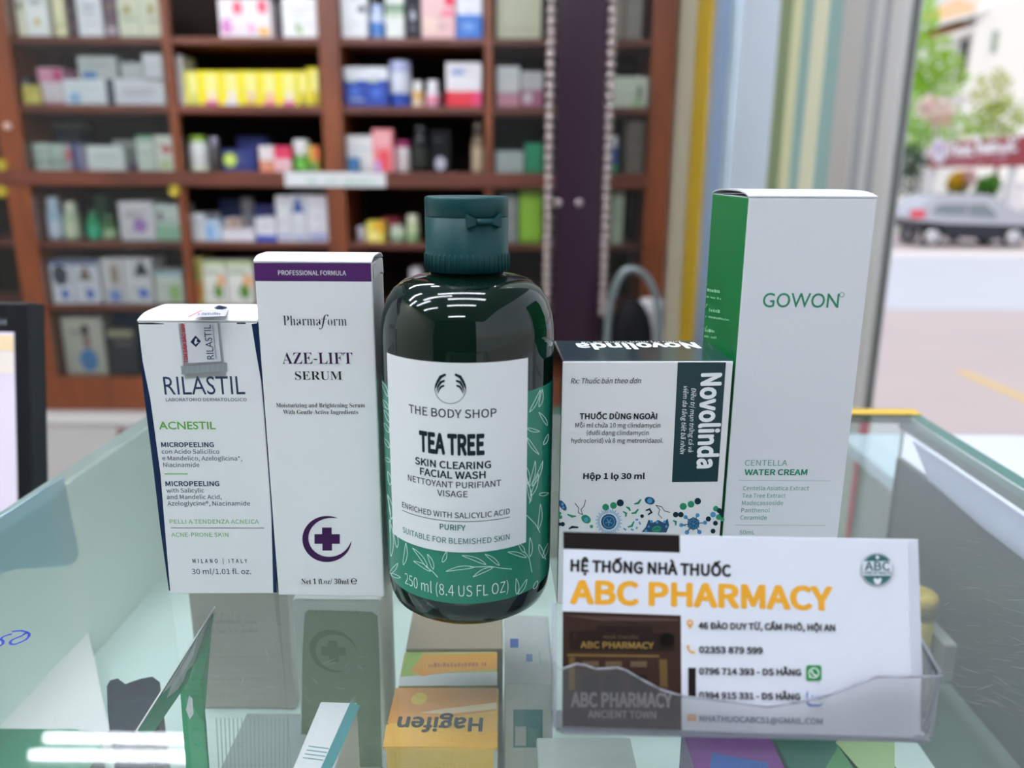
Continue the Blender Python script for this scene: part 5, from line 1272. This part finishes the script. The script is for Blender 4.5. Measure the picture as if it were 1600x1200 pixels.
# ---- sign board
a, c = at(1452, 244, 36), at(1606, 226, 27.6)
ex = Vector((c.x - a.x, c.y - a.y, 0)); Ls = ex.length; ex.normalize(); nrm = Vector((ex.y, -ex.x, 0))
zlo, zhi = at(1452, 262, 36).z, at(1452, 225, 36).z
t = thing('sign_board', 'dark red roadside sign board with white round logo and white lettering', 'sign', (a + c) / 2 - Vector((0, 0, 0)))
RED = mat('9C2434', .5); b = B(); P_ = lambda u, z, o=0: Vector((a.x, a.y, 0)) + ex * u + nrm * o + Vector((0, 0, z))
b.prism([P_(0, zlo), P_(Ls, zlo), P_(Ls, zhi), P_(0, zhi)], -nrm * .2, RED); b.build('board', t)
b = B(); A = Art(Plane(P_(0, zlo), ex, (0, 0, 1)), b, .012)
SW = mat('F0ECF4', .5); A.disc(1468, 236, 12.5, mat('E4DCEE', .5), 20, rot=0)
A.lay += .01; A.disc(1467, 231, 4.5, mat('B59ACB', .5), 8)
for pts, w in [([(1486, 224), (1485, 244)], 4), ([(1486, 230), (1492, 226), (1496, 232), (1495, 244)], 4), ([(1500, 228), (1501, 242), (1508, 242), (1509, 227)], 4), ([(1521, 229), (1514, 230), (1514, 241), (1522, 241)], 4), ([(1530, 212), (1529, 240)], 4.5), ([(1530, 228), (1536, 226), (1538, 240)], 4), ([(1544, 226), (1544, 240)], 5), ([(1544, 228), (1551, 224), (1552, 239)], 5), ([(1552, 228), (1559, 225), (1560, 238)], 4), ([(1566, 226), (1567, 237), (1574, 236), (1575, 224)], 4), ([(1580, 223), (1582, 235), (1590, 233)], 4)]:
    A.stroke(pts, w * 1.5, SW)
A.ring(1585, 217, 5, 3, SW); microtext(A, (1484, 257), (1572, 247), 5, mat('D9B4C4', .5), 9)
b.build('sign_lettering', t)
for u in (.4, Ls - 1.0):
    b = B(); q = P_(u, 0, -.1); b.box((q.x - .09, q.y - .09, ZS + .0), (q.x + .09, q.y + .09, zhi - .1), mat('D3D6DC', .5)); b.build('sign_post', t)
# ---- gate pillars and garden wall
YW = 32.2
for x0, x1, yt, lab in [(1437, 1452, 236, 'white gate pillar behind the tail of the car'), (1562, 1602, 282, 'white gate pillar behind the front of the car')]:
    YW = 38 if x0 < 1500 else 32.2; q0, q1 = at(x0, 300, YW), at(x1, 300, YW); zt = at(x0, yt, YW).z
    t = thing('gate_pillar', lab, 'pillar', ((q0.x + q1.x) / 2, YW + .3, ZS)); b = B(); b.box((q0.x, YW, ZS), (q1.x, YW + .6, zt - .15), mat('D9DAE0', .6)); b.build('shaft', t)
    b = B(); b.box((q0.x - .06, YW - .06, zt - .15), (q1.x + .06, YW + .66, zt), mat('E6E6EA', .6)); b.build('pillar_cap', t)
YW = 32.2
b = B(); b.box((at(1395, 330, YW).x, YW + .7, ZS), (at(1700, 330, YW).x, YW + .9, at(1500, 322, YW).z), mat('BFC6C2', .7)); tag(b.build('garden_wall', loc=(at(1500, 330, YW).x, YW + .8, ZS)), 'low pale garden wall behind the parked car', 'wall')
# ---- white house
YH = 46
HW = mat('EDEDEA', .7)
def hx(px, py=150): return at(px, py, YH).x
def hz(py): return at(1530, py, YH).z
t = thing('house', 'bright white house with tiled eaves beyond the trees', 'house', (hx(1560), YH + 3, ZS))
b = B(); b.box((hx(1512), YH, ZS), (hx(1760), YH + 7, hz(-160)), HW); b.build('walls', t)
b = B(); b.box((hx(1503), YH - .35, ZS), (hx(1526), YH - .02, hz(10)), HW); b.build('porch_column', t)
for (x0, y0, x1, y1, th) in [(1450, 38, 1548, 10, 9), (1440, 66, 1525, 40, 11)]:
    b = B(); q0, q1 = at(x0, y0, YH - 2), at(x1, y1, YH - .4)
    b.prism([q0, q1, q1 - Vector((0, 0, .045 * th * .55)), q0 - Vector((0, 0, .045 * th * .55))], (0, 2.5, 0), HW); b.build('eaves_beam', t)
    b = B(); q2, q3 = q0 + Vector((.3, .6, .03)), q1 + Vector((0, .6, .05)); b.prism([q2, q3, q3 + Vector((0, 2.5, .95)), q2 + Vector((.8, 2.5, .95))], (0, 0, .06), mat('E2B48C', .7)); b.build('tiled_roof', t)
b = B(); b.box((hx(1492), YH + .1, hz(130)), (hx(1511), YH + .2, hz(62)), mat('5E6068', .4)); b.build('shutter', t)
b = B(); b.box((hx(1478, 140), YH - .5, hz(152)), (hx(1512, 140), YH - .02, hz(132)), HW); b.build('balcony_slab', t)
b = B(); b.box((hx(1537), YH - .06, hz(82)), (hx(1546), YH - .01, hz(48)), mat('98A89A', .4)); b.build('slit_window', t)
# ---- planting
def foliage(b, c, r, n, M, s, R, flat=1):
    for _ in range(n):
        while True:
            v = Vector((R.uniform(-1, 1), R.uniform(-1, 1), R.uniform(-1, 1)))
            if .25 < v.length < 1: break
        p = c + Vector((v.x * r[0], v.y * r[1], v.z * r[2])); a = Vector((R.gauss(0, 1), R.gauss(0, 1), R.gauss(0, 1))).normalized(); u = a.orthogonal().normalized(); w = a.cross(u); k = s * R.uniform(.6, 1.3)
        b.add([p - u * k * .5, p + w * k * .32 + a * k * .05, p + u * k * .5, p - w * k * .32 + a * k * .05], [[0, 1, 2, 3]], M)
def LEAF(c):
    k = ('leaf', c)
    if k in _M: return _M[k]
    M = bpy.data.materials.new('leaf_' + c); M.use_nodes = True; n = M.node_tree.nodes; L = M.node_tree.links; p = n['Principled BSDF']; p.inputs['Roughness'].default_value = .5; p.inputs['Base Color'].default_value = rgb(c)
    tl = n.new('ShaderNodeBsdfTranslucent'); tl.inputs[0].default_value = rgb(c); mx = n.new('ShaderNodeMixShader'); mx.inputs[0].default_value = .45
    L.new(p.outputs[0], mx.inputs[1]); L.new(tl.outputs[0], mx.inputs[2]); L.new(mx.outputs[0], n['Material Output'].inputs[0]); _M[k] = M; return M
def plant(name, label, cat, px, Y, blobs, stem=True, group=None):
    q = at(px, 330, Y); R = random.Random(int(px)); t = thing(name, label, cat, (q.x, Y, ZS), group); b = B(); zmin = 99
    for (x, y, rx, ry, col, n) in blobs:
        c = at(x, y, Y); s = Y / FPX; foliage(b, c, (rx * s * 1.2, rx * s * .9, ry * s * 1.15), int(n * 1.1), LEAF(col), s * 9.5, R); zmin = min(zmin, c.z)
    b.build('foliage', t)
    b = B(); b.tube([(q.x, Y, ZS), (q.x + .1, Y + .05, (ZS + zmin) / 2), (q.x, Y, zmin)], [.12, .1, .06] if cat == 'tree' else [.05, .04, .03], mat('6E5A48', .8), 8); b.build('trunk', t)
plant('tree', 'tall bright green tree next to the aluminium door post', 'tree', 1418, 39.5, [(1432, 165, 30, 42, 'B4E05C', 420), (1440, 95, 40, 40, 'A8D048', 420), (1425, 215, 26, 26, 'A9D668', 220), (1470, 120, 34, 34, 'AED25C', 300), (1436, 25, 24, 34, 'B0DC58', 260), (1482, 200, 26, 26, 'B4D67C', 220), (1400, 120, 30, 60, '9CC84E', 300)])
plant('tree', 'loose olive green tree in front of the white house', 'tree', 1545, 36.0, [(1550, 150, 26, 34, 'C6CE80', 220), (1568, 185, 30, 26, 'C0D08E', 240), (1530, 195, 22, 24, 'B8D47C', 160)])
plant('flowering_shrub', 'pale pink flowering shrub within the green trees', 'shrub', 1446, 37.6, [(1462, 172, 24, 14, 'F4E2E0', 160), (1452, 160, 14, 10, 'F0E2DE', 60), (1470, 187, 14, 10, 'EEDACE', 60)])
plant('flowering_shrub', 'yellow flowering shrub under the sign board', 'shrub', 1494, 29.0, [(1495, 284, 11, 13, 'D2AE22', 130), (1512, 278, 12, 12, 'D8AFAE', 90), (1497, 298, 12, 8, '6E7E2A', 60)])
plant('shrub', 'round dark green shrub right of the yellow flowers', 'shrub', 1545, 28.6, [(1545, 290, 15, 13, '5E9A3A', 200), (1538, 300, 15, 8, '4E8040', 90)])
plant('shrub', 'dark bluish green shrub behind the left gate pillar', 'shrub', 1430, 34.6, [(1425, 250, 22, 22, '54705A', 200), (1418, 285, 20, 20, '7A8A7C', 120)])
